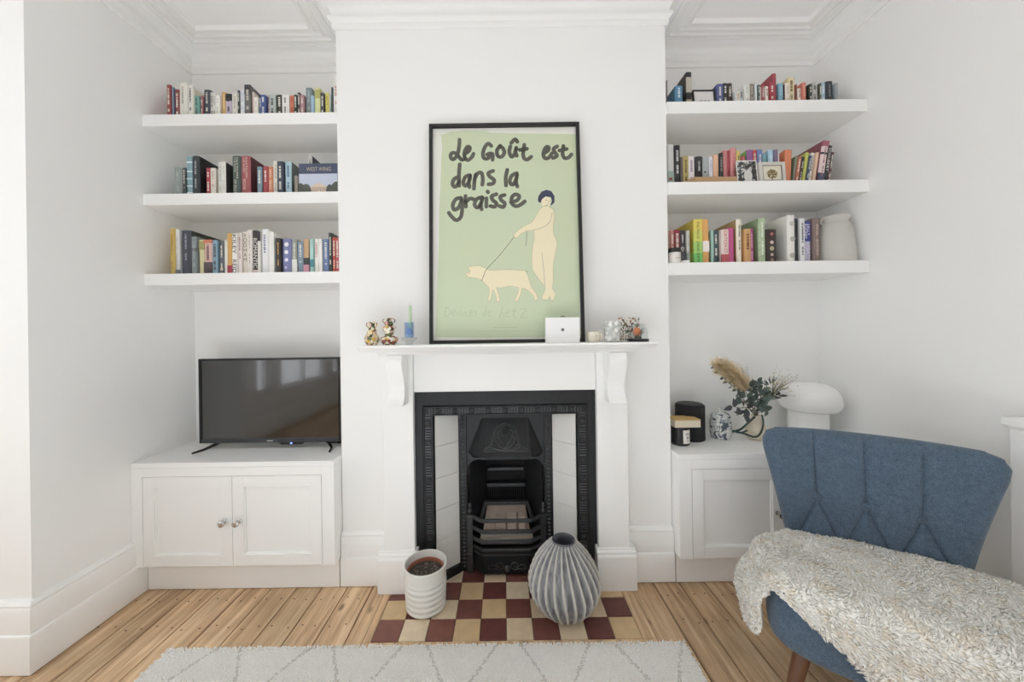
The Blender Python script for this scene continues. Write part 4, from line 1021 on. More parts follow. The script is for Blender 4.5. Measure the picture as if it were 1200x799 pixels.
for p in vp:
    dp = .019 * min(1, p[0] / .13)
    for i in range(NA):
        a = 2*PI*i/NA; ph = (a + twist(p[1]) * .55) * NF / (2*PI); fr_ = ph - math.floor(ph); s_ = abs(2*fr_ - 1)       # 1 at ridge
        rr = p[0] - dp * (1 - s_ ** 1.6)
        vm.v.append((VX + rr*math.cos(a), VY + rr*math.sin(a), VZ + p[1])); ridge.append(s_)
for i in range(len(vp) - 1):
    for j in range(NA): j2 = (j+1) % NA; vm.f.append([i*NA+j, i*NA+j2, (i+1)*NA+j2, (i+1)*NA+j]); vm.mi.append(0)
vm.f.append(list(range(NA))[::-1]); vm.mi.append(0)
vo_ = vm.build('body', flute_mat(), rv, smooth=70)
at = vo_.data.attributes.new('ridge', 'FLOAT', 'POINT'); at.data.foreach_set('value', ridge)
put(MB().lathe([(.0495, .309), (.0500, .3135), (.0470, .3165), (.0445, .314), (.043, .30), (.05, .25), (.08, .15), (.02, .06)], 0, 0, 40, cap0=False), VX, VY, VZ).build('mouth', M('55555c', .5, var=.2, vs=30, name='dark_inside'), rv, smooth=60)
# ------------------------------------------------------------------ books
PAGES = M('e3dac8', .85, var=.06, vs=60, stretch=(1200, 2, 2), name='book_pages')
ORD = ['', 'first', 'second', 'third', 'fourth', 'fifth', 'sixth', 'seventh', 'eighth', 'ninth', 'tenth', 'eleventh', 'twelfth', 'thirteenth', 'fourteenth', 'fifteenth', 'sixteenth', 'seventeenth',
       'eighteenth', 'nineteenth', 'twentieth'] + ['twenty-' + s for s in ('first', 'second', 'third', 'fourth', 'fifth', 'sixth', 'seventh', 'eighth', 'ninth')] + ['thirtieth'] + ['thirty-' + s for s in ('first', 'second', 'third', 'fourth', 'fifth', 'sixth', 'seventh', 'eighth', 'ninth')]
WHERE = {'L1': 'top left shelf', 'L2': 'middle left shelf', 'L3': 'lowest left shelf',
         'R1': 'top right shelf', 'R2': 'middle right shelf', 'R3': 'lowest right shelf'}
YS = 1.775
rk = random.Random(21)
def mute(h, k=.86):
    c = [int(h[i:i+2], 16) for i in (0, 2, 4)]; g = .3*c[0] + .6*c[1] + .1*c[2]
    return ''.join('%02x' % int(max(0, min(255, g + (q - g) * k + 3))) for q in c)
def lum(h): c = lin(h); return .2*c[0] + .7*c[1] + .1*c[2]
BOOKTOP = {}
def book(key, i, n, x0, x1, yt, hexc, desc, **o):
    zs = SHELVES[key] + .0003; ys = o.get('ys', YS + rk.uniform(-.008, .008))
    ym = (yt + WHERE_Y[key]) / 2
    yx = o.get('ys', YS); X0, X1 = WX(x0, ym, yx) + .0003, WX(x1, ym, yx) - .0003
    ht = max(.06, WZ((x0 + x1) / 2, yt, ys) - zs); w = X1 - X0
    dp = o.get('d', min(.69 * ht, .19)); dp = min(dp, 1.985 - ys)
    hard = o.get('hard', ht > .225 or w > .034)
    lean = o.get('lean', 0)                           # radians, positive leans to the right at the top
    lab = '%s, %s from left on the %s' % (desc, ORD[i], WHERE[key])
    if o.get('lab'): lab = o['lab']
    xc = (X0 + X1) / 2
    t = thing('book', lab, 'book', (xc, ys, zs), group='books on the ' + WHERE[key], local=True)
    if lean:
        t.rotation_euler = (0, lean, 0); t.location = (X0 if lean > 0 else X1, ys, zs)
        ht = ht / math.cos(lean) - w * abs(math.sin(lean)) * .5
        a, b = ((0, w) if lean > 0 else (-w, 0)); w = w * math.cos(lean); a, b = ((0, w) if lean > 0 else (-w, 0))
    else: a, b = -w/2, w/2
    bt = .0022 if hard else .0009; bul = min(.004, w * .12) if hard else .0004; ins = .003 if hard else .0004
    # cover: one U-shaped wrap with a rounded spine
    ol = [(a, dp), (a, .002), (a + w*.12, -bul*.6 + .0008), (a + w*.35, -bul), (b - w*.35, -bul), (b - w*.12, -bul*.6 + .0008), (b, .002), (b, dp), (b - bt, dp), (b - bt, .003), (a + bt, .003), (a + bt, dp)]
    if w < 3.2 * bt: bt = w * .2; ol = [(a, dp), (a, 0), (b, 0), (b, dp), (b-bt, dp), (b-bt, .002), (a+bt, .002), (a+bt, dp)]; bul = 0
    hexc = mute(hexc)
    cm = M(hexc, o.get('r', .45 if hard else .38), var=o.get('v', .05), vs=40, name='cover_' + hexc)
    c = MB().prism(ol, 'z', 0, ht).build('cover', cm, t, local=True, smooth=35)
    MB().box(a + bt + .0001, b - bt - .0001, .0032, dp - ins, ins, ht - ins).build('pages', PAGES, t, local=True)
    yf = -bul - .0003
    wi = w * .96 * (1 if bul < .001 else .6)
    mid = (a + b) / 2
    for (f0, f1, h2) in o.get('band', ()):
        h2 = mute(h2); MB().box(a - .0002, b + .0002, -bul - .0002, .004, ht*f0, ht*f1).build('cover_band', M(h2, .45, var=.05, name='band_' + h2), c, local=True)
        yf = -bul - .0005
    if 'side' in o:      # coloured board on the visible side
        h2, f0, f1, g0, g1 = o['side']; xs = (b if key[0] == 'L' else a)
        MB().box(xs - .0003, xs + .0003, .004 + dp*g0, dp*g1 - .001, ht*f0 + .0005, ht*f1 - .0005).build('cover_picture', M(h2, .5, var=.25, vs=35, name='picture_' + h2), c, local=True)
    tc = o.get('tc') or ('e9e5da' if lum(hexc) < .33 else '4a4744')
    tm = M(tc, .5, var=.02, name='lettering_' + tc)
    if 't' in o:
        for (txt, f0, f1, xo, xw) in o['t']:
            m = MB()
            if o.get('stack'):
                vs, fs, tw, th = text_pts(txt, 1, True); s = min(wi * xw / tw * 1.15, ht*(f1-f0) / th)
                sx, sy = min(s * 1.3, wi * xw / tw), ht*(f1-f0) / th
                m.add([(mid + (v[0] - tw/2)*sx, yf, ht*f0 + v[1]*sy) for v in vs], fs)
            else:
                vs, fs, tw, th = text_pts(txt); L = ht * (f1 - f0); sx = L / tw; sy = wi * xw / th
                m.add([(mid + xo*wi + (v[1] - th/2)*sy, yf, ht*f1 - v[0]*sx) for v in vs], fs)
            m.build('title', tm, c, local=True)
    elif w > .006 and not o.get('plain'):
        m = MB(); z = ht * rk.uniform(.84, .92); q = min(wi * rk.uniform(.3, .5), .012); zend = ht * rk.uniform(.12, .4)
        sk_ = rk.uniform(.3, .55) * ht
        while z > zend:
            l = rk.uniform(.003, .006)
            if not (sk_ < z < sk_ + .02): m.box(mid - q/2, mid + q/2, yf, yf + .0002, z - l, z)
            z -= l + rk.choice((.0014, .0014, .0045))
        if m.v: ti = m.build('title', tm, c, local=True); ti['kind'] = 'stuff'
    for (fx, fz, r, h2) in o.get('dots', ()):
        m = MB(); m.lathe([(r, 0), (r, .0003)], 0, 0, 18); m.v = [(mid + fx*wi + v[0]*1, yf - v[2], ht*fz + v[1]) for v in m.v]
        m.build('spine_emblem', M(h2, .5, var=.2, vs=90, name='emblem_' + h2), c, local=True, fixn=True)
    return t
WHERE_Y = {'L1': 132, 'L2': 225, 'L3': 319, 'R1': 119, 'R2': 213, 'R3': 307}
B = {}
B['L1'] = [(196.4,201.2,99.2,'9c3f42','tall red paperback'), (201.3,203.4,101.5,'7d90ad','thin pale blue book',dict(plain=1)), (204.7,210,104.7,'8e4145','maroon paperback'),
 (210.2,219.4,97.3,'e4e1d8','thick cream paperback with grey marks',dict(tc='a5a39c')), (219.6,225.2,99.6,'e9e6df','white paperback with dark lettering'), (225.6,228,104,'d9d3c0','slim pale cream book',dict(plain=1)),
 (228.5,234.6,112.3,'6fa79b','short teal paperback'), (234.8,237.9,112.5,'a2656a','slim dusty red paperback'), (238.1,246.2,105.6,'474e57','dark slate book with pale lettering'),
 (246.6,250.4,108.3,'d5d3cd','slim pale grey book'), (250.6,253.1,108.8,'e5e3dd','thin white book with grey marks',dict(tc='777777')), (253.4,258.2,111.5,'ebe9e3','plain white paperback',dict(tc='c9c6bd')),
 (258.6,263.8,107.9,'d3a761','ochre yellow paperback',dict(tc='e9d6ac')), (264,270.8,110,'c4b3cc','lilac paperback with a black top',dict(band=((.74,1,'26272a'),(0,.15,'e6e2e4')))), (271.6,278.6,109.7,'dfdcd2','cream paperback with faint lettering',dict(tc='b9b5a8')),
 (279,282,105.8,'44494d','slim dark slate book'), (282.2,287,105.6,'dfe3ea','pale blue-white paperback',dict(tc='b5bfd0')), (287.2,294,99.2,'6a6a66','tall grey hardback with a charcoal top',dict(band=((.72,1,'48484a'),),tc='c9c7be')),
 (294.4,297.2,107.9,'dcc6bd','slim pale pink book',dict(plain=1)), (297.6,302.4,113.8,'ece8de','short white paperback',dict(tc='d6cfc0')), (303.3,306.2,111,'5d789e','slim steel blue book with navy edge',dict(band=((.85,1,'25324b'),))),
 (306.5,312.3,111,'3f5795','royal blue paperback'), (312.5,315.8,111.5,'b597a0','slim mauve pink book'), (316,323.4,111,'aeb9b4','grey-green book with white print',dict(v=.25)), (323.6,329.9,111,'3a3b33','black-olive book with pale lettering'),
 (330.3,338.8,111,'e9e8e4','white paperback with a black flower sketch',dict(tc='57575a')), (339.5,344.2,112,'dc7a5c','coral orange paperback',dict(tc='b85c43')), (344.4,348.6,111,'2f3938','black-green paperback with white lettering'), (348.8,351.8,108.3,'5a4244','slim dark maroon book'),
 (352,357,111.3,'b08389','dusty rose paperback'), (357.6,364.7,102.8,'7b8b8f','tall slate green hardback',dict(tc='a9b5b6')), (365,368.7,111.8,'9fc0d8','light blue paperback',dict(plain=1)), (369,375.3,102.8,'d9db9d','pale lime green hardback',dict(band=((.66,.94,'b3b063'),),plain=1)),
 (375.7,380.3,108.8,'48474b','charcoal paperback with grey lettering'), (381.7,386,108.8,'d8c862','mustard yellow paperback',dict(tc='a89840')), (386.3,387.9,110,'c9d6cf','thin pale green book',dict(plain=1)), (388.1,390,102,'3d4a52','thin dark blue-grey book',dict(plain=1)),
 (390.2,396.2,95.5,'e9e7e2','tall white book with pink lettering',dict(tc='c79a93'))]
B['L2'] = [(206,215,196.3,'8f9a95','grey-green hardback',dict(tc='b5bdb8')), (215.3,218.7,196.3,'41474c','slim dark grey book'), (219,225.4,183.3,'84a9b5','tall blue book with white stripes',dict(plain=1,band=((.10,.13,'dfe9ea'),(.26,.29,'dfe9ea'),(.44,.47,'dfe9ea'),(.62,.65,'dfe9ea'),(.84,.88,'dfe9ea')))),
 (226.2,234.4,183,'33383f','large black hardback with green base',dict(side=('1d1e20',0,1,0,1),d=.2,tc='a9b0ae')), (240.2,245,196.8,'b23c48','bright red paperback'), (245.4,251.6,196.8,'e0d6cc','cream-pink paperback',dict(tc='bfb3a8')),
 (254.6,260,190,'dddbd5','white hardback',dict(tc='c2bfb6')), (260.8,265.4,189.5,'e6e4de','white book with black script on its cover',dict(side=('3b3938',0,1,0,1),tc='d2cfc6')),
 (271.5,281.6,183,'4a5a58','dark green hardback with pale capital lettering',dict(t=[('PHILIP PULLMAN',.45,.96,.22,.36),('THE BOOK',.60,.96,-.25,.3),('OF DUST',.08,.42,-.2,.5)],tc='d9d6c6',d=.17,side=('39474a',0,1,0,1))),
 (283.5,294.4,183,'a5555a','dusty red hardback with pale capital lettering',dict(t=[('PHILIP PULLMAN',.45,.96,.22,.36),('THE SECRET',.58,.96,-.25,.3),('BOOK',.15,.42,-.2,.5)],tc='e2c9b8',d=.17,side=('5a2b30',0,1,0,1))),
 (301,306.7,195.2,'75929f','slate blue paperback'), (307,313.2,194.7,'b0444c','red paperback'), (313.8,318.8,195.2,'d98363','orange paperback',dict(tc='eac3ad')), (319,325.2,188.6,'e3dfd2','cream hardback with grey print',dict(tc='b9b4a4')),
 (325.7,333,189,'42495a','navy blue hardback'), (334,341.2,189.2,'a9cad6','light blue hardback with dark lettering',dict(tc='4f6a86',side=('6f7b78',0,1,0,1))), (345,348.5,205.7,'a39a90','short thin grey-brown book',dict(plain=1)),
 (361.5,366,182.3,'dddad2','white book standing behind the white house cover',dict(ys=1.86,side=('4a4b50',0,1,0,1),lab='slim white book with a dark cover behind the cover showing a white house'))]
B['L3'] = [(200.5,207,267.8,'cba955','mustard yellow hardback',dict(tc='8f7434')), (207.4,212,268.7,'dad9d8','white-grey hardback',dict(tc='b5b4b2',band=((0,.12,'7d8180'),))), (213.4,224,270,'454b57','thick dark slate hardback with pale lettering',dict(d=.2,side=('3f4241',0,1,0,1),tc='a7adb8')),
 (225.3,231.3,277,'838c90','grey-blue hardback',dict(tc='a5adb0',band=((.62,.7,'5b6163'),))), (232,238,281,'d8d2a0','pale yellow paperback with olive top',dict(plain=1,band=((.72,.96,'a9a268'),))), (238.6,248.6,281,'dcb6ab','peach pink paperback with dark foot',dict(tc='6a4a4a',band=((0,.36,'5c4c50'),(.9,1,'d97a5c')))),
 (250,256,281.3,'7ea1b5','teal blue paperback'), (256.4,262,281.5,'63676a','dark grey paperback with pale badge',dict(dots=((0,.16,.008,'d6c6c0'),))), (262.2,266,281,'e6e5e0','plain white book',dict(plain=1)), (267,272.4,273.3,'dba556','orange yellow hardback with red foot',dict(plain=1,band=((0,.22,'bb4150'),))),
 (272.7,278.5,273.7,'ece9e4','white paperback with bold black lettering',dict(t=[('KILEY',.50,.97,0,.8),('REID',.03,.36,0,.8)],tc='2f2e30')), (278.7,283,272.8,'e8dcd8','white-pink paperback with faint lettering',dict(tc='b09a98')),
 (283.3,288.8,271.5,'e6dccf','cream book with stacked dark capital letters',dict(t=[('RODHAM',.30,.96,0,.8)],stack=1,tc='5a4a40')), (289.5,295.4,269.2,'e6e0da','white hardback with grey lettering',dict(tc='b59f9a')),
 (296,302,270,'3a3334','black hardback with bold white lettering',dict(t=[('ROMANTIC',.14,.82,0,.8)],tc='ece8e4',band=((0,.10,'d8c4c0'),))), (302.2,305.6,271.5,'e1ddd8','slim white book with a black top',dict(band=((.78,1,'38343a'),),plain=1)),
 (306.3,314.2,268.7,'e9e8ec','tall white hardback with blue-grey lettering',dict(tc='6a7292')), (316,322,271.5,'ecebe6','thick plain white book',dict(plain=1)), (324,329.6,279,'3a3431','black paperback with gold lettering',dict(tc='c69a5c')),
 (330,341,280,'7d81b2','periwinkle hardback with white bird shapes',dict(plain=1,dots=((0,.84,.011,'ecebf0'),(-.05,.62,.010,'ecebf0'),(-.05,.40,.009,'e4e4ee'),(-.15,.18,.006,'c9cae0')))), (342,348,280.6,'9b9c93','grey paperback with white foot',dict(band=((0,.42,'e4e3dd'),),tc='d8d8d0')),
 (348.7,355.4,283.4,'8397ad','slate blue paperback with pale lettering',dict(side=('2e3234',0,1,0,1))), (356.5,362.8,280,'c9a478','tan paperback with black middle and pink foot',dict(plain=1,band=((.25,.45,'3f4246'),(0,.25,'d08ba0')))), (363.8,368,279.8,'a8cfcb','pale teal paperback',dict(band=((.18,.40,'4e8fa3'),),plain=1)),
 (368.4,373,279.8,'ebe7e2','white paperback with pink lettering',dict(tc='cf9a9a')), (373.2,377,279.8,'f0efeb','slim pure white book',dict(plain=1)), (377.8,384.2,280,'6f86b4','cornflower blue paperback with white lettering'), (384.4,388.4,272.8,'3a4542','slim dark green hardback'),
 (388.8,392.6,278,'c4503f','red-orange paperback'), (393,396.8,278.5,'cc5a62','pinkish red paperback')]
B['R1'] = [(781.9,783,93.8,'8a877d','thin grey-brown book',dict(plain=1,d=.1)), (790,799,101,'4f87ad','blue paperback',dict(tc='d7dfe4')), (803.4,809.8,84.4,'2a2827','tall black hardback with white labels',dict(plain=1,d=.2,band=((.45,.86,'b7b0a2'),(.04,.26,'a39a80')))),
 (840.5,847.8,98.3,'5a659f','violet blue hardback'), (848.3,853.2,97.4,'2f3130','black paperback with white lettering'), (853.8,859.2,97.4,'41332f','dark brown paperback'), (859.8,862.5,106.6,'d4d8d6','thin pale grey book',dict(plain=1)),
 (863,866.6,106.6,'e6e2da','small white book with orange specks',dict(tc='c9a98f')), (867,872,104.7,'c9cbc9','small white book with black print',dict(tc='3c3f40')), (872.4,879.4,99.7,'e5e3df','thick white paperback',dict(tc='cfccc6')), (880,883.6,97.9,'8d7f76','slim grey-brown book'),
 (884.6,886.7,97.4,'dfe2e0','thin white book',dict(plain=1)), (887,890,99.2,'48625f','slim dark teal book'), (891.2,893.2,102,'ebe6da','thin cream book',dict(plain=1)), (893.4,897,99.7,'b15b60','rose red paperback'), (897.4,901.2,101,'ece6d8','slim cream paperback with a red mark',dict(tc='b05a55')),
 (901.5,906.5,96.5,'b23a48','crimson paperback'), (906.7,911.2,86,'ad4450','tall red book with a sloping cover',dict(plain=1,d=.2)), (912.5,918.2,97.4,'7fb0c4','light blue paperback',dict(tc='a9cad6')), (919.2,924.2,97.4,'e8e0d4','white book in a brown cover',dict(side=('5a4238',0,1,0,1),tc='cfc2b2')),
 (925,932.6,90.5,'e0d0a2','tall pale yellow paperback',dict(tc='5f5740')), (933.2,935.5,98.8,'8c4c44','thin brown-red book',dict(plain=1)), (936,940,103.4,'ece3da','short white paperback with pink cover',dict(tc='b08a80')), (940.5,945.2,96.5,'d97b66','coral pink paperback',dict(tc='eab8a6')),
 (947,951,98.3,'39423b','dark green paperback'), (951.5,956.4,96.5,'b9b9b4','pale grey paperback'), (956.8,959.8,96.5,'e4e4e0','slim white paperback',dict(tc='bdbdb8')), (960,962.9,97.4,'5a5c48','slim dark olive book'), (963.2,967.8,96.3,'a9c3d6','pale blue hardback',dict(tc='dfe8ee')),
 (968.2,977,95.6,'3b3f45','thick charcoal hardback',dict(tc='8a8f94')), (977.4,980.8,97,'9aa0a4','slim grey book',dict(plain=1))]
ln = .16
B['R2'] = [(783.2,790.3,169,'cfcfcb','tall white hardback with flower picture',dict(plain=1,band=((0,.38,'9db1a5'),),dots=((-.1,.2,.008,'8c4a44'),(.15,.1,.007,'6a3a36')))), (790.6,797,170,'2b2c2e','tall black hardback with white lettering',dict(tc='d5d5d2')),
 (797.3,800.2,183.8,'6b605b','slim grey-brown book',dict(plain=1)), (800.4,806.6,183,'b3a05c','olive gold paperback',dict(tc='4a4326')), (807,814,183,'e4dcdc','pale pink-white paperback',dict(tc='a58f98')), (814.7,823.8,183.6,'2c2c2e','thick black paperback with white print',dict(tc='c6c6c2')),
 (824.2,831,183.8,'a7adad','grey paperback with one dark dot',dict(plain=1,dots=((-.1,.5,.005,'3f4444'),))), (831.3,836,183.6,'dfe1ea','white-blue paperback',dict(tc='b8bccb')), (836.4,842.4,181,'e5b48f','peach paperback',dict(plain=1)), (842.8,847.6,179.3,'33312f','slim black paperback',dict(tc='8a8680')),
 (848.3,853.1,176.3,'cf7f80','rose pink hardback',dict(plain=1)), (853.3,856.5,176.5,'b23f4c','slim crimson book',dict(plain=1)), (856.8,863.4,173.3,'dc8f92','thick pink hardback',dict(tc='c97478')), (863.9,868.5,176.5,'d9c06a','yellow paperback with dark print'),
 (869,873,182.9,'c0606a','short red paperback behind the portrait'), (874.4,881.2,175.6,'6fae54','green and purple paperback',dict(plain=1,band=((.55,1,'95589a'),))), (881.7,886.8,175.6,'c05050','red paperback behind the portrait'),
 (887.8,894,175.2,'6a80b8','medium blue hardback'), (894.7,899.4,180.7,'74a5ad','short teal paperback',dict(plain=1)), (900,906,175.6,'a5cbe2','sky blue paperback',dict(tc='d9e8f0')), (906.6,911.5,175.2,'7d6d8c','purple-grey hardback',dict(plain=1)), (911.7,914.8,175,'ebe8ea','slim white book',dict(plain=1)),
 (918.5,926.5,175,'dd8058','orange paperback behind the beige frame',dict(plain=1,lean=.05)), (927.2,929.6,182.5,'7b8a72','thin grey-green leaning book',dict(plain=1,lean=ln)), (930,934.2,182.5,'bf6f58','terracotta leaning paperback',dict(lean=ln)), (934.6,937.6,183.5,'3a322c','black leaning paperback',dict(lean=ln)),
 (938,941.8,178,'b9bb52','chartreuse leaning paperback',dict(lean=ln,plain=1,d=.17)), (942.2,945.6,181.8,'3f546e','dark blue leaning paperback',dict(lean=ln)), (946.4,950.6,178.4,'e9e6e0','white leaning paperback with dark mark',dict(lean=ln)), (951,954.6,178,'dfb99c','slim peach leaning book',dict(lean=ln,plain=1)),
 (955.6,963.2,164.2,'e3c9c8','large pale pink leaning hardback',dict(lean=ln,d=.2,side=('8e5560',.0,1,0,1),band=((.88,1,'a8596c'),(.70,.74,'3a3438'),(0,.28,'4a4c62')),tc='8f7078')), (963.8,968.8,169.7,'262527','black leaning paperback with white capitals',dict(lean=ln,t=[('SCHUBERT',.36,.94,0,.62)],tc='e6e2dc')),
 (969.3,973.2,177.5,'5a3840','dark red leaning paperback',dict(lean=ln,dots=((0,.3,.006,'d9c4c0'),)))]
B['R3'] = [(784.2,785.5,270,'d9b7a5','thin peach book',dict(plain=1)), (785.8,790,269.6,'c77e78','white and red paperback',dict(tc='efe6e2')), (790.3,796.5,269,'962f3a','dark red paperback'), (797,803.4,269.8,'41393b','black-brown paperback with a white ring',dict(dots=((0,.48,.008,'e0dcd8'),(0,.48,.005,'41393b')),tc='c9c4c0')), (803.8,807.5,270,'cbc9c3','slim grey-white book',dict(tc='a9a69c')),
 (812.6,822.6,257,'b6d264','yellow to green hardback with black lettering',dict(t=[('THE FRAUD',.56,.95,0,.5),('ZADIE SMITH',.04,.52,0,.5)],tc='26301f',d=.18,side=('c9b44a',.3,1,0,1),band=((.75,1,'e3cd55'),(.5,.75,'d2d45c'),(.25,.5,'9fd264'),(0,.25,'6fc45f')))),
 (823,830.4,257,'e2a457','orange hardback with a white label',dict(plain=1,band=((.28,.52,'efe6e0'),))), (833.2,836.6,270,'9ac2b8','slim pale teal book',dict(plain=1)), (837,843.2,269.7,'41555c','dark teal paperback'), (844.2,852.9,269,'e6d2cc','white and red paperback with large red title',dict(t=[('CATCH-22',.32,.97,0,.72)],tc='c43f4a',band=((0,.28,'c4545c'),))),
 (853.3,861,267,'cf4f92','magenta pink paperback',dict(plain=1)), (864,870.2,257,'ebe3d2','tall cream book with a tan cover',dict(d=.18,tc='6f6a66',side=('b79a6c',0,1,0,1))), (871.7,879,268,'cf9c62','tan paperback with dark brown print',dict(tc='6a4428')), (880,884.4,268,'b8518c','slim magenta paperback',dict(tc='e0b0c8')),
 (887.6,895.7,255.8,'a9bd98','tall floral hardback',dict(d=.18,v=.5,tc='f0efe6',side=('8fa07f',0,1,0,1))), (897.3,909.8,268.8,'3a2e2c','thick black paperback with pale ornaments',dict(plain=1,dots=((0,.86,.008,'b06a68'),(0,.62,.009,'cdb8b0'),(0,.44,.011,'b5a888'),(0,.26,.008,'c0a8a0'),(0,.1,.009,'9a8078')))),
 (921.2,930.3,252,'e6e5df','thick white hardback with grey dandelion discs',dict(plain=1,d=.18,dots=((.1,.82,.013,'bfc0b6'),(.2,.5,.013,'b8bab0'),(.1,.16,.013,'b3b5aa')))), (930.8,935.7,256.4,'2a2d31','black hardback',dict(plain=1)), (936.1,942,256,'e0dfe1','white hardback with dark lettering',dict(tc='5f5f68')),
 (942.6,950.3,259,'a9a2c4','blue and lilac hardback with white lettering',dict(t=[('SALLY',.66,.93,.2,.42),('ROONEY',.58,.93,-.25,.42),('INTERMEZZO',.06,.50,0,.6)],tc='f2eff4',band=((.52,1,'3c4390'),))), (951.5,959.8,255.3,'85716a','brown-grey hardback beside the grey vase',dict(tc='b8a89c'))]
for key, rows in B.items():
    for i, row in enumerate(rows):
        o = row[5] if len(row) > 5 else {}
        book(key, i + 1, len(rows), row[0], row[1], row[2], row[3], row[4], **o)

# face-out hardback with a white house on its cover
zs = SHELVES['L2'] + .0003; Y = 1.752
a, b = WX(350.4, 208, Y), WX(396.5, 208, Y); ht = WZ(373, 191.5, Y) - zs
wb2 = thing('book', 'navy hardback turned cover-out showing a white mansion under a pale sky', 'book', ((a+b)/2, Y, zs))
NAVY = M('464f69', .45, var=.05, name='navy_cover')
cv = MB(); cv.box(a, b, Y, Y + .0025, zs, zs + ht); cv.box(a, b, Y + .030, Y + .0325, zs, zs + ht); cv.box(b - .0025, b, Y + .0025, Y + .030, zs, zs + ht)
c = cv.build('cover', NAVY, wb2)
MB().box(a + .003, b - .003, Y + .0026, Y + .0299, zs + .003, zs + ht - .003).build('pages', PAGES, wb2)
def cvr(name, poly, hexc, lay, **k): return MB().slab([(a + (b-a)*p[0], zs + ht*p[1]) for p in poly], lambda x, z, h: (x, Y - lay - h, z), .0002).build(name, M(hexc, .5, **k), c, fixn=True)
cvr('sky_picture', [(0, 0), (.975, 0), (.975, .66), (0, .66)], 'c2c9dc', .0001, var=.08, vs=12)
cvr('mansion', [(.30, 0), (.30, .26), (.38, .28), (.42, .34), (.58, .34), (.62, .28), (.70, .26), (.70, 0)], 'd9c6b4', .0004)
for k_ in range(9): cvr('column', [(.335 + .04*k_, .03), (.35 + .04*k_, .03), (.35 + .04*k_, .22), (.335 + .04*k_, .22)], 'a58f80', .0007)
cvr('trees', [(0, 0), (0, .34), (.05, .36), (.12, .3), (.18, .33), (.25, .3), (.30, .18), (.33, 0)], '575b52', .0008, var=.3, vs=120)
cvr('trees', [(.67, 0), (.70, .22), (.76, .31), (.83, .28), (.88, .36), (.94, .4), (.975, .38), (.975, 0)], '575b52', .0008, var=.3, vs=120)
cvr('fountain', [(.44, 0), (.47, .06), (.5, .1), (.53, .06), (.56, 0)], 'e4e6ea', .0010)
vs, fs, tw, th = text_pts('WEST WING'); sx = (b-a)*.62/tw; sy = ht*.13/th
MB().add([(a + (b-a)*.19 + v[0]*sx, Y - .0004, zs + ht*.75 + v[1]*sy) for v in vs], fs).build('title', M('b9b09a', .4, name='gilt_lettering'), c)

# ------------------------------------------------------------------ framed pictures and ornaments on the right shelves
def picture(name, label, cat, key, px0, px1, pyt, Y, fhex, fwid, mat_hex, tilt, th=.012, depth_leg=True):
    zs = SHELVES[key] + .0004; a, b = WX(px0, pyt, Y), WX(px1, pyt, Y); ht = (WZ((px0+px1)/2, pyt, Y + .02) - zs) / math.cos(tilt)
    t = thing(name, label, cat, ((a+b)/2, Y, zs), local=True); t.rotation_euler = (-tilt, 0, 0); w = b - a
    fm = M(fhex, .5, var=.04, name='frame_' + fhex)
    for q in ((-w/2, -w/2+fwid, 0, ht), (w/2-fwid, w/2, 0, ht), (-w/2+fwid, w/2-fwid, 0, fwid), (-w/2+fwid, w/2-fwid, ht-fwid, ht)):
        MB().box(q[0], q[1], 0, th, q[2], q[3]).build('frame_bar', fm, t, local=True, bevel=.0006)
    MB().box(-w/2+fwid, w/2-fwid, th*.4, th*.8, fwid, ht-fwid).build('mount', M(mat_hex, .7, var=.03, name='mount_' + mat_hex), t, local=True)
    return t, w, ht, COL.objects[-1], th*.4
t, w, ht, mo, yy = picture('picture_frame', 'small black picture frame with white mount among the books on the top right shelf', 'picture frame', 'R1', 813, 839.2, 106.4, 1.755, '232325', .006, 'dfdcdc', .12)
for i in range(9): MB().box(-.028 + i*.0064, -.0235 + i*.0064, yy - .0004, yy - .0001, ht*.26, ht*.26 + .012 + .003*(i % 3)).build('printed_mark', M('8a8080', .7), mo, local=True)
MB().box(-.006, .006, .013, .05, 0.0, ht*.5).build('strut', M('232325', .6), t, local=True)
t, w, ht, mo, yy = picture('photograph', 'black and white portrait photograph with a white border on the middle right shelf', 'photograph', 'R2', 864.4, 888.6, 188.8, 1.748, 'eceae6', .004, '8c8c8a', .10, .004)
PHOTO = ramp_mat('grainy_photo', [(0, '3a3a3a'), (.45, '8d8d8b'), (.55, '585858'), (.7, 'c4c4c2')], 90, .5, 'voronoi')
MB().box(-w/2+.004, w/2-.004, .0012, .0016, .004, ht-.004).build('picture', PHOTO, t, local=True)
m = MB(); m.slab([(.004 + .021*math.cos(q), ht*.36 + .030*math.sin(q)) for q in [k*PI/12 for k in range(24)]], lambda x, z, h: (x, .0011 - h, z), .0002); m.build('face_shape', M('d6d5d1', .6, var=.06, vs=60), t, local=True, fixn=True)
m = MB(); m.slab([(-.024, .005), (-.018, .02), (.0, .028), (.02, .022), (.03, .005)], lambda x, z, h: (x, .0011 - h, z), .0003); m.build('shoulder_shape', M('cfcfcc', .6), t, local=True, fixn=True)
t, w, ht, mo, yy = picture('picture_frame', 'beige framed botanical picture of a round tree on the middle right shelf', 'picture frame', 'R2', 890.8, 921.5, 190.8, 1.742, 'cfccc4', .0165, 'e2dccb', .08)
for q in ((-w/2+.0165, -w/2+.0185, .0165, ht-.0165), (w/2-.0185, w/2-.0165, .0165, ht-.0165), (-w/2+.0165, w/2-.0165, ht-.0185, ht-.0165), (-w/2+.0165, w/2-.0165, .0165, .0185)):
    MB().box(q[0], q[1], -.0008, .004, q[2], q[3]).build('inner_slip', M('8f8a86', .5), t, local=True)
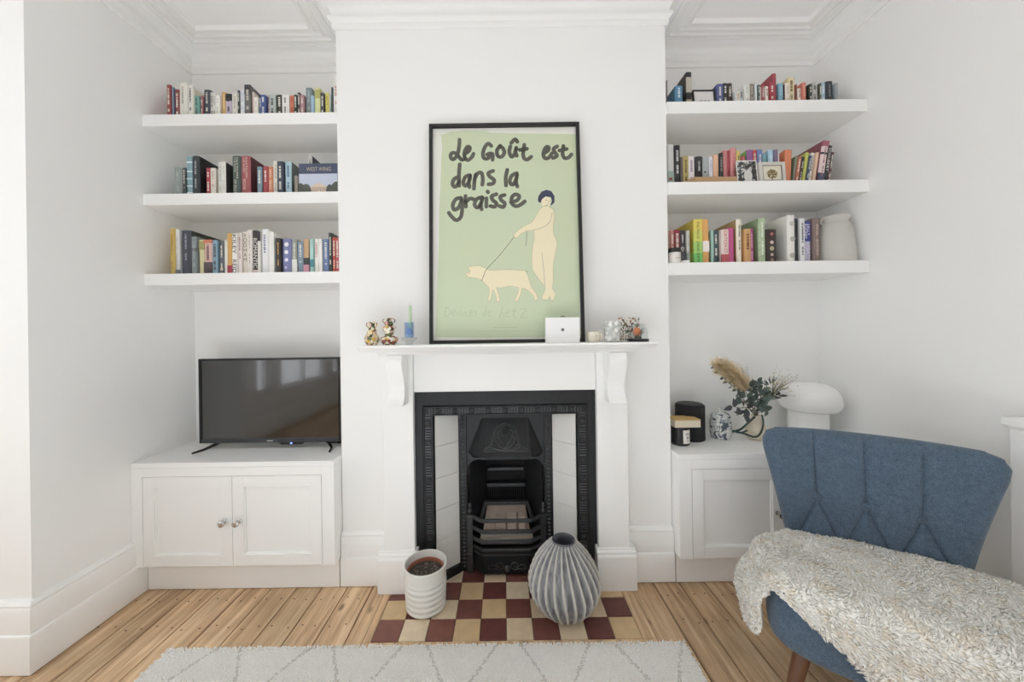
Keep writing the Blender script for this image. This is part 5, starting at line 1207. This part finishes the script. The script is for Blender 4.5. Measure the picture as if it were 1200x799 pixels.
m = MB(); m.slab([(.026*math.cos(q)*(1+.08*math.sin(5*q)), ht*.46 + .023*math.sin(q)*(1+.08*math.cos(7*q))) for q in [k*PI/16 for k in range(32)]], lambda x, z, h: (x, yy - .0003 - h, z), .0003)
m.build('tree_picture', ramp_mat('tree_print', [(0, '6f6448'), (.4, 'a5966c'), (.55, 'd6cdb0'), (.7, '8a7a50')], 200, .6, 'voronoi'), mo, local=True, fixn=True)
m = MB(); m.slab([(-.003, ht*.2), (.003, ht*.2), (.002, ht*.36), (-.002, ht*.36)], lambda x, z, h: (x, yy - .0003 - h, z), .0003); m.build('trunk_picture', M('6f6448', .6), mo, local=True, fixn=True)
# kraft cardboard mailer lying flat
zs = SHELVES['R2'] + .0004; Y = 1.722; a, b = WX(815, 209, Y), WX(863.8, 209, Y)
kb = thing('cardboard_mailer', 'flat brown cardboard mailer lying along the front of the middle right shelf', 'cardboard', ((a+b)/2, Y, zs))
KR = M('b79673', .85, var=.06, vs=30, name='kraft_card')
m = MB(); m.prism([(a, Y), (b, Y), (b, Y + .038), (a - .025, Y + .038), (a - .028, Y + .034)], 'z', zs, zs + .027); m.build('sleeve', KR, kb)
m = MB(); m.prism([(a - .001, Y - .0006), (b, Y - .0006), (b, Y + .020), (a - .013, Y + .020)], 'z', zs + .0272, zs + .0282); m.build('flap', KR, kb)
# candle and glass pot at the left end of the lowest right shelf
zs = SHELVES['R3'] + .0003; Y = 1.745; k = Y / F; X = WX(790.5, 300, Y); X = max(X, BR + .03)
cj = thing('candle_jar', 'small white candle jar with a black lid on the lowest right shelf', 'candle', (X, Y, zs))
put(MB().lathe(prof([(6, 0), (6.6, .5), (6.6, 12.6), (6, 13)], k), 0, 0, 28), X, Y, zs).build('jar', M('e6e2dd', .3, name='white_jar'), cj, smooth=40)
put(MB().lathe(prof([(6.7, 13.1), (6.7, 17.6), (6.3, 18), (.1, 18)], k), 0, 0, 28, cap1=False), X, Y, zs).build('lid', M('27282a', .4, name='black_lid'), cj, smooth=40)
MB().box(X - .010, X + .014, Y - 6.7*k - .0002, Y - 6.7*k + .001, zs + 5.5*k, zs + 6.3*k).build('label_print', M('b5aaa2', .6), cj)
X2 = WX(802, 300, Y)
gp = thing('glass_pot', 'little clear glass pot with a white base beside the candle jar', 'pot', (X2, Y, zs))
put(MB().lathe(prof([(5.2, 3.2), (5.3, 13), (4.9, 13), (4.8, 3.3)], k), 0, 0, 24, cap0=False, cap1=False), X2, Y, zs).build('glass', CLEAR, gp, smooth=40)
put(MB().lathe(prof([(5, 0), (5.3, .4), (5.3, 3.1), (.1, 3.2)], k), 0, 0, 24, cap1=False), X2, Y, zs).build('base', WHB, gp, smooth=40)
# grey vase on the lowest right shelf
Y = 1.80; k = Y / F; X = WX(980.5, 280, Y)
X = min(X, XR - .088)
gv = thing('stoneware_vase', 'pale grey tapered stoneware vase at the right end of the lowest right shelf', 'vase', (X, Y, zs))
hv_ = WZ(980, 255, Y) - zs
STONE = M('c6c4bf', .8, var=.03, vs=60, bump=.1, bs=300, name='pale_stoneware')
kk = hv_
put(MB().lathe([tuple(p) for p in smooth2([(.080, 0), (.0855, .004), (.0855, kk*.08), (.0815, kk*.4), (.0715, kk*.72), (.064, kk*.83), (.057, kk*.865), (.056, kk*.90), (.0625, kk*.96), (.066, kk*1.0), (.061, kk*1.0), (.053, kk*.93), (.050, kk*.87), (.055, kk*.8)], 3)], 0, 0, 40), X, Y, zs).build('body', STONE, gv, smooth=60)
m = MB(); m.tube([(X + a_, Y - .01, zs + kk*z_) for a_, z_ in smooth2([(-.060, .97), (-.072, .93), (-.074, .88), (-.062, .83)], 4)], .006, 8); m.build('lug', STONE, gv, smooth=60)
# ------------------------------------------------------------------ blue tufted chair
TH = math.radians(-35)
ch_ = thing('cocktail_chair', 'blue upholstered armless chair with a flared button-tufted back and wooden legs', 'chair', (1.270, 1.209, 0), TH, local=True)
def fabric():
    m = bpy.data.materials.new('blue_wool_weave'); m.use_nodes = True
    N = m.node_tree.nodes; L = m.node_tree.links; b = N['Principled BSDF']; b.inputs['Roughness'].default_value = .95; b.inputs['Specular IOR Level'].default_value = .15
    b.inputs['Sheen Weight'].default_value = .25; b.inputs['Sheen Roughness'].default_value = .5
    tc = N.new('ShaderNodeTexCoord')
    n1 = N.new('ShaderNodeTexNoise'); n1.inputs['Scale'].default_value = 420; n1.inputs['Detail'].default_value = 3; L.new(tc.outputs['Object'], n1.inputs['Vector'])
    n2 = N.new('ShaderNodeTexNoise'); n2.inputs['Scale'].default_value = 60; n2.inputs['Detail'].default_value = 5; L.new(tc.outputs['Object'], n2.inputs['Vector'])
    ad = N.new('ShaderNodeMath'); ad.operation = 'MULTIPLY_ADD'; ad.inputs[1].default_value = .2; L.new(n2.outputs['Fac'], ad.inputs[0])
    hf = N.new('ShaderNodeMath'); hf.operation = 'MULTIPLY'; hf.inputs[1].default_value = .8; L.new(n1.outputs['Fac'], hf.inputs[0]); L.new(hf.outputs[0], ad.inputs[2])
    r = N.new('ShaderNodeValToRGB'); e = r.color_ramp.elements; e[0].position = .36; e[0].color = lin('3f4d5d'); e[1].position = .64; e[1].color = lin('65778a')
    L.new(ad.outputs[0], r.inputs[0]); L.new(r.outputs[0], b.inputs['Base Color'])
    bp = N.new('ShaderNodeBump'); bp.inputs['Strength'].default_value = .35; bp.inputs['Distance'].default_value = .0015; L.new(n1.outputs['Fac'], bp.inputs['Height']); L.new(bp.outputs[0], b.inputs['Normal'])
    return m
BLUE = fabric(); LEGW = M('6e4b36', .4, var=.25, vs=16, stretch=(8, 8, 1), name='walnut_leg')
ZT, ZB = .815, .27
def hw(z):      # half width of the back at height z
    t = (z - ZB) / (ZT - ZB)
    pts = [(0, .212), (.24, .238), (.5, .266), (.75, .295), (.86, .308), (.92, .310), (.97, .300), (1.0, .268)]
    for (a, wa), (b, wb) in zip(pts[:-1], pts[1:]):
        if t <= b: s = (t - a) / (b - a); s = s*s*(3-2*s) if t > .86 else s; return wa + (wb - wa) * s
    return pts[-1][1]
BUT = [(-.141, .562), (-.005, .560), (.132, .556)]
def seam_d(x, z):
    """distance to the sewn seams and to the buttons"""
    d = 9; 
    for i, (bx, bz_) in enumerate(BUT):
        tx = bx * 1.06
        if z >= bz_: d = min(d, abs(x - (bx + (tx - bx) * (z - bz_) / (ZT - bz_))))
        for sg in (-1, 1):
            ex, ez = bx + sg * .075, bz_ - .19; vx, vz = ex - bx, ez - bz_; L2 = vx*vx + vz*vz
            t = max(0, min(1, ((x - bx) * vx + (z - bz_) * vz) / L2)); d = min(d, math.hypot(x - bx - vx*t, z - bz_ - vz*t))
    return d
def back_mid(x, z):
    t = (z - ZB) / (ZT - ZB)
    return .098 + .055 * t - .095 * t * (abs(x) / .32) ** 2.5
NX, NZ = 230, 140
bm_ = MB()
def back_y(x, z, s, front):
    t = (z - ZB) / (ZT - ZB); ed = min(1, (1 - abs(s)) / .16); et = min(1, (1 - t) / .10); eb = min(1, t / .06)
    r = math.sqrt(max(0, 1 - (1 - ed) ** 2)) * math.sqrt(max(0, 1 - (1 - et) ** 2)) * math.sqrt(max(0, 1 - (1 - eb) ** 2))
    if front:
        d = seam_d(x, z); bd = min(math.hypot(x - b[0], z - b[1]) for b in BUT)
        puff = .050 - .008 * math.exp(-(d / .0032) ** 2) - .005 * math.exp(-(d / .016) ** 2) - .013 * math.exp(-(bd / .024) ** 2)
        return back_mid(x, z) - puff * r
    return back_mid(x, z) + .030 * r
for front in (True, False):
    o = len(bm_.v)
    for j in range(NZ + 1):
        tz = j / NZ; z = ZB + (ZT - ZB) * (tz if tz < .9 else .9 + .1 * math.sin((tz - .9) / .1 * PI / 2) )
        for i in range(NX + 1):
            s = -1 + 2 * i / NX; s = math.copysign(1 - (1 - abs(s)) ** 1.25, s); x = s * hw(z)
            bm_.v.append((x, back_y(x, z, s, front), z))
    for j in range(NZ):
        for i in range(NX):
            q = [o + j*(NX+1) + i, o + j*(NX+1) + i+1, o + (j+1)*(NX+1) + i+1, o + (j+1)*(NX+1) + i]
            bm_.f.append(q if front else q[::-1]); bm_.mi.append(0)
bk = bm_.build('backrest', BLUE, ch_, local=True, smooth=180)
bpy.context.view_layer.update()
import bmesh
_b = bmesh.new(); _b.from_mesh(bk.data); bmesh.ops.remove_doubles(_b, verts=_b.verts, dist=.0004); bmesh.ops.recalc_face_normals(_b, faces=_b.faces); _b.to_mesh(bk.data); _b.free()
for (bx, bz_) in BUT:
    y = back_y(bx, bz_, bx / hw(bz_), True)
    m = MB(); m.lathe([(.0140, -.006), (.0158, .001), (.0142, .0060), (.0085, .0092), (.0005, .0102)], 0, 0, 20, cap1=False)
    m.v = [(bx + v[0], y - v[2] - .0065, bz_ + v[1]) for v in m.v]; m.build('button', BLUE, ch_, local=True, smooth=60, fixn=True)
# seat cushion: rounded block, front lip rolled under
sm_ = MB(); NS = 40
def seat_pt(u, v, top):
    """u,v in -1..1"""
    x = u * .292; y = -.105 + v * .222
    eu = 1 - abs(u) ** 6; ev = 1 - abs(v) ** 6
    return x, y
prof_s = [(.965, .205), (.99, .215), (1.0, .24), (1.0, .36), (.985, .385), (.95, .402), (.88, .412), (.6, .418), (.0, .42)]
ring = []
def supere(a, n=5.5): c, s = math.cos(a), math.sin(a); r = (abs(c)**n + abs(s)**n) ** (-1/n); return c*r, s*r
for (sc, z) in [(0.0, .200), (.9, .200)] + prof_s:
    for i in range(64):
        cx_, cy_ = supere(2*PI*i/64); y = -.108 + cy_*.226*sc; x = cx_*.312*sc*(1 - .17 * max(0, (y + .2) / .32))
        zz_ = z - (.02 * (cx_ ** 2) if z < .22 else 0) * 0 + (.012 * (abs(cx_)) ** 3 if z < .245 else 0)
        sm_.v.append((x, y, zz_))
for k_ in range(len(prof_s) + 1):
    for i in range(64): sm_.f.append([k_*64+i, k_*64+(i+1) % 64, (k_+1)*64+(i+1) % 64, (k_+1)*64+i]); sm_.mi.append(0)
so2 = sm_.build('seat', BLUE, ch_, local=True, smooth=70)
for (lx_, ly_, dx_, dy_) in ((-.215, -.262, -.05, -.045), (.215, -.262, .05, -.045), (-.19, .06, -.04, .09), (.19, .06, .04, .09)):
    m = MB(); m.tube([(lx_, ly_, .215), (lx_ + dx_*.5, ly_ + dy_*.5, .11), (lx_ + dx_, ly_ + dy_, .002)], [.024, .020, .0135], 16); m.build('leg', LEGW, ch_, local=True, smooth=50)

# ------------------------------------------------------------------ sheepskin thrown over the seat
sk_t = thing('sheepskin', 'cream curly sheepskin throw draped over the seat of the blue chair', 'sheepskin', (1.270, 1.209, .42), TH, local=True)
OUT = [(-.200, .030), (-.25, .012), (-.295, -.03), (-.345, -.08), (-.41, -.12), (-.48, -.16), (-.535, -.20), (-.548, -.25), (-.525, -.285), (-.46, -.290), (-.42, -.298), (-.385, -.315), (-.355, -.328), (-.315, -.342), (-.27, -.362), (-.21, -.405), (-.15, -.445),
       (-.08, -.505), (.0, -.57), (.10, -.63), (.22, -.62), (.33, -.56), (.42, -.46), (.50, -.30), (.52, -.14), (.46, -.02), (.38, .03), (.29, .045), (.15, .055), (0, .06), (-.12, .05)]
OUT = [(p[0], p[1]) for p in smooth2(OUT + [OUT[0]], 4)][:-1]
def inside(x, y):
    c = False; n = len(OUT); j = n - 1
    for i in range(n):
        xi, yi = OUT[i]; xj, yj = OUT[j]
        if (yi > y) != (yj > y) and x < (xj - xi) * (y - yi) / (yj - yi) + xi: c = not c
        j = i
    return c
def odist(x, y):
    d = 9; n = len(OUT)
    for i in range(n):
        ax, ay = OUT[i]; bx, by = OUT[(i+1) % n]; vx, vy = bx-ax, by-ay; L2 = vx*vx+vy*vy or 1e-9
        t = max(0, min(1, ((x-ax)*vx+(y-ay)*vy)/L2)); d = min(d, math.hypot(x-ax-vx*t, y-ay-vy*t))
    return d
RB = .045
def fold(a, e):
    """distance a past the seat edge -> (outward, drop)"""
    if a <= 0: return a, 0
    q = RB * PI / 2
    if a < q: an = a / RB; return RB * math.sin(an), RB * (1 - math.cos(an))
    s = a - q; return RB + e * (1 - math.exp(-s / .05)) - max(0, s - .09) * e * 4, RB + s * .97
def drape(a, b):
    x, y = a, b; drop = 0
    if abs(a) > .285: o_, d_ = fold(abs(a) - .285, .048 if a < 0 else .01); kf = .25 + .75 * max(0, min(1, (b + .31) / .14)) if a < 0 else 1; x = math.copysign(.285 + o_ * kf, a); drop += d_
    if b < -.302: o_, d_ = fold(-.302 - b, .01); y = -.302 - o_; drop += d_
    z = .425 - .42 + .42 - drop + .012 * noise.noise((a*7, b*7, 1.3)) + .02 * max(0, (b + .05)) / .1 * 0
    if a < -.285: x += .012 * noise.noise((a*12, b*12, 5)) - .012 * min(1, (-.285 - a) / .1)
    return Vector((x, y, z))
def dnorm(a, b):
    e = .004; p = drape(a, b); n = (drape(a + e, b) - p).cross(drape(a, b + e) - p)
    return n.normalized() if n.length > 1e-12 else Vector((0, 0, 1))
GS = .012
ss = MB(); idx = {}
xs_ = [(-.58 + i*GS) for i in range(int(1.14/GS))]; ys_ = [(-.66 + j*GS) for j in range(int(.74/GS))]
for i, a in enumerate(xs_):
    for j, b in enumerate(ys_):
        if inside(a, b):
            p = drape(a, b); n = dnorm(a, b); t = min(1, odist(a, b) / .03)
            p = p + n * (.004 + .016 * math.sqrt(t) + .003 * noise.noise((a*40, b*40, 2)))
            idx[(i, j)] = len(ss.v); ss.v.append((p.x, p.y, p.z - .42))
for (i, j) in list(idx):
    q = [(i, j), (i+1, j), (i+1, j+1), (i, j+1)]
    if all(c in idx for c in q): ss.f.append([idx[c] for c in q]); ss.mi.append(0)
WOOL = M('f8f4ee', .95, var=.1, vs=50, spec=.1, name='cream_wool'); WOOL2 = M('f1eade', .95, var=.1, vs=60, spec=.1, name='darker_wool')
hide = ss.build('hide', WOOL, sk_t, local=True, smooth=180)
sd_ = hide.modifiers.new('solid', 'SOLIDIFY'); sd_.thickness = .014; sd_.offset = -1
# curls
rw = random.Random(99); tf = MB(); tv_ = tf.v; 
a0, a1, b0, b1 = -.57, .53, -.64, .07
def curl(mb, p, d, sd, L, r):
    """short three-sided curled lock"""
    up = d.cross(sd).normalized()
    rings = []
    for k_, (t, rr, bend) in enumerate(((0, 1, 0), (.45, 1.25, .15), (.8, 1.05, .6), (.95, .45, 1.15))):
        c = p + d * L * t * (1 - .35 * bend) + sd * L * bend * .9
        rings.append([c + (sd * math.cos(q) + up * math.sin(q)) * r * rr for q in (0, 2.09, 4.19)])
    o = len(mb.v)
    for rg in rings: mb.v += [tuple(v) for v in rg]
    for k_ in range(3):
        for q in range(3): mb.f.append([o+3*k_+q, o+3*k_+(q+1) % 3, o+3*k_+3+(q+1) % 3, o+3*k_+3+q]); mb.mi.append(mb.cur)
    mb.f.append([o+9, o+10, o+11]); mb.mi.append(mb.cur)
cnt = 0
while cnt < 24000:
    a, b = rw.uniform(a0, a1), rw.uniform(b0, b1)
    if a > .40 and rw.random() < .6: continue
    if not inside(a, b): continue
    n = dnorm(a, b); p = drape(a, b); ed = odist(a, b)
    p = p + n * (.0145 * math.sqrt(min(1, ed / .03)) + .002); p.z -= .42
    fl_ = Vector((math.cos(3*noise.noise((a*9, b*9, 0)) + 1), math.sin(3*noise.noise((a*9, b*9, 0)) + 1), -.3)) + Vector((rw.gauss(0, .5), rw.gauss(0, .5), rw.gauss(0, .3)))
    fl_ -= fl_.dot(n) * n
    if fl_.length < .05: continue
    fl_.normalize(); d = (n + .25 * fl_ + Vector((rw.gauss(0, .2), rw.gauss(0, .2), rw.gauss(0, .2)))).normalized(); sd = fl_ - fl_.dot(d) * d; sd.normalize()
    tf.cur = 1 if noise.noise((a*25, b*25, 7)) + rw.gauss(0, .25) > .28 else 0
    curl(tf, p, d, sd, rw.uniform(.009, .0165), rw.uniform(.0026, .0044)); cnt += 1
o = tf.build('wool_curls', [WOOL, WOOL2], sk_t, local=True, smooth=180); o['kind'] = 'stuff'

# ------------------------------------------------------------------ rug
RX0, RX1, RY0, RY1_ = -1.318, .685, -2.2, 1.362  # unseen rear part lengthened to bounce more light upward
rg = thing('rug', 'cream shaggy rug with thin grey diamond lines in front of the hearth', 'rug', ((RX0+RX1)/2, .5, 0))
RUGC = M('f5f3f0', .97, var=.06, vs=200, bump=.5, bs=350, spec=.1, name='rug_wool'); RUGG = M('d6d3cf', .97, var=.06, vs=200, spec=.1, name='rug_grey')
m = MB(); st = .02
nx = int((RX1-RX0)/st); ny = int((RY1_-RY0)/st)
for j in range(ny + 1):
    for i in range(nx + 1):
        x = RX0 + (RX1-RX0)*i/nx; y = RY0 + (RY1_-RY0)*j/ny; ed = min(i, j, nx-i, ny-j)
        m.v.append((x, y + (.004*noise.noise((x*6, 0, 1)) if j == ny else 0), .0065 if ed > 0 else .002))
for j in range(ny):
    for i in range(nx): m.f.append([j*(nx+1)+i, j*(nx+1)+i+1, (j+1)*(nx+1)+i+1, (j+1)*(nx+1)+i]); m.mi.append(0)
m.build('base', RUGC, rg, smooth=180)
def line_d(x, y):
    """distance to the diamond trellis lines (wobbly, hand-knotted)"""
    x += .012*noise.noise((x*7, y*7, 3)); sx_, sy_ = .36, .62
    best = 9
    for sg in (-1, 1):
        q = (x/sx_ + sg*(y - .2)/sy_) % 1.0; q = min(q, 1-q); best = min(best, q / math.hypot(1/sx_, 1/sy_))
    return best
pm = MB(); n_ = 0; sp_x = .0062
y = RY1_ + .002
while y > 1.13:
    x = RX0 + rw.uniform(0, sp_x)
    while x < RX1:
        px_, py_ = x + rw.uniform(-.003, .003), y + rw.uniform(-.003, .003)
        pm.cur = 1 if line_d(px_, py_) < .0055 + rw.gauss(0, .0015) else 0
        L = rw.uniform(.0055, .0085) * (1 if pm.cur == 0 else .8); r = rw.uniform(.003, .0042); an = rw.uniform(0, 6.28); le = rw.uniform(0, .5) * L
        tx, ty = px_ + le*math.cos(an), py_ + le*math.sin(an)
        o = len(pm.v)
        for (cx_, cy_, cz_, rr) in ((px_, py_, .004, r), ((px_+tx)/2, (py_+ty)/2, .004 + L*.6, r*1.15), (tx, ty, .004 + L, r*.7)):
            for q in (0, 2.09, 4.19): pm.v.append((cx_ + rr*math.cos(q+an), cy_ + rr*math.sin(q+an), cz_))
        for k_ in range(2):
            for q in range(3): pm.f.append([o+3*k_+q, o+3*k_+(q+1) % 3, o+3*k_+3+(q+1) % 3, o+3*k_+3+q]); pm.mi.append(pm.cur)
        pm.f.append([o+6, o+7, o+8]); pm.mi.append(pm.cur)
        x += sp_x
    y -= .0058
o = pm.build('pile', [RUGC, RUGG], rg, smooth=180); o['kind'] = 'stuff'
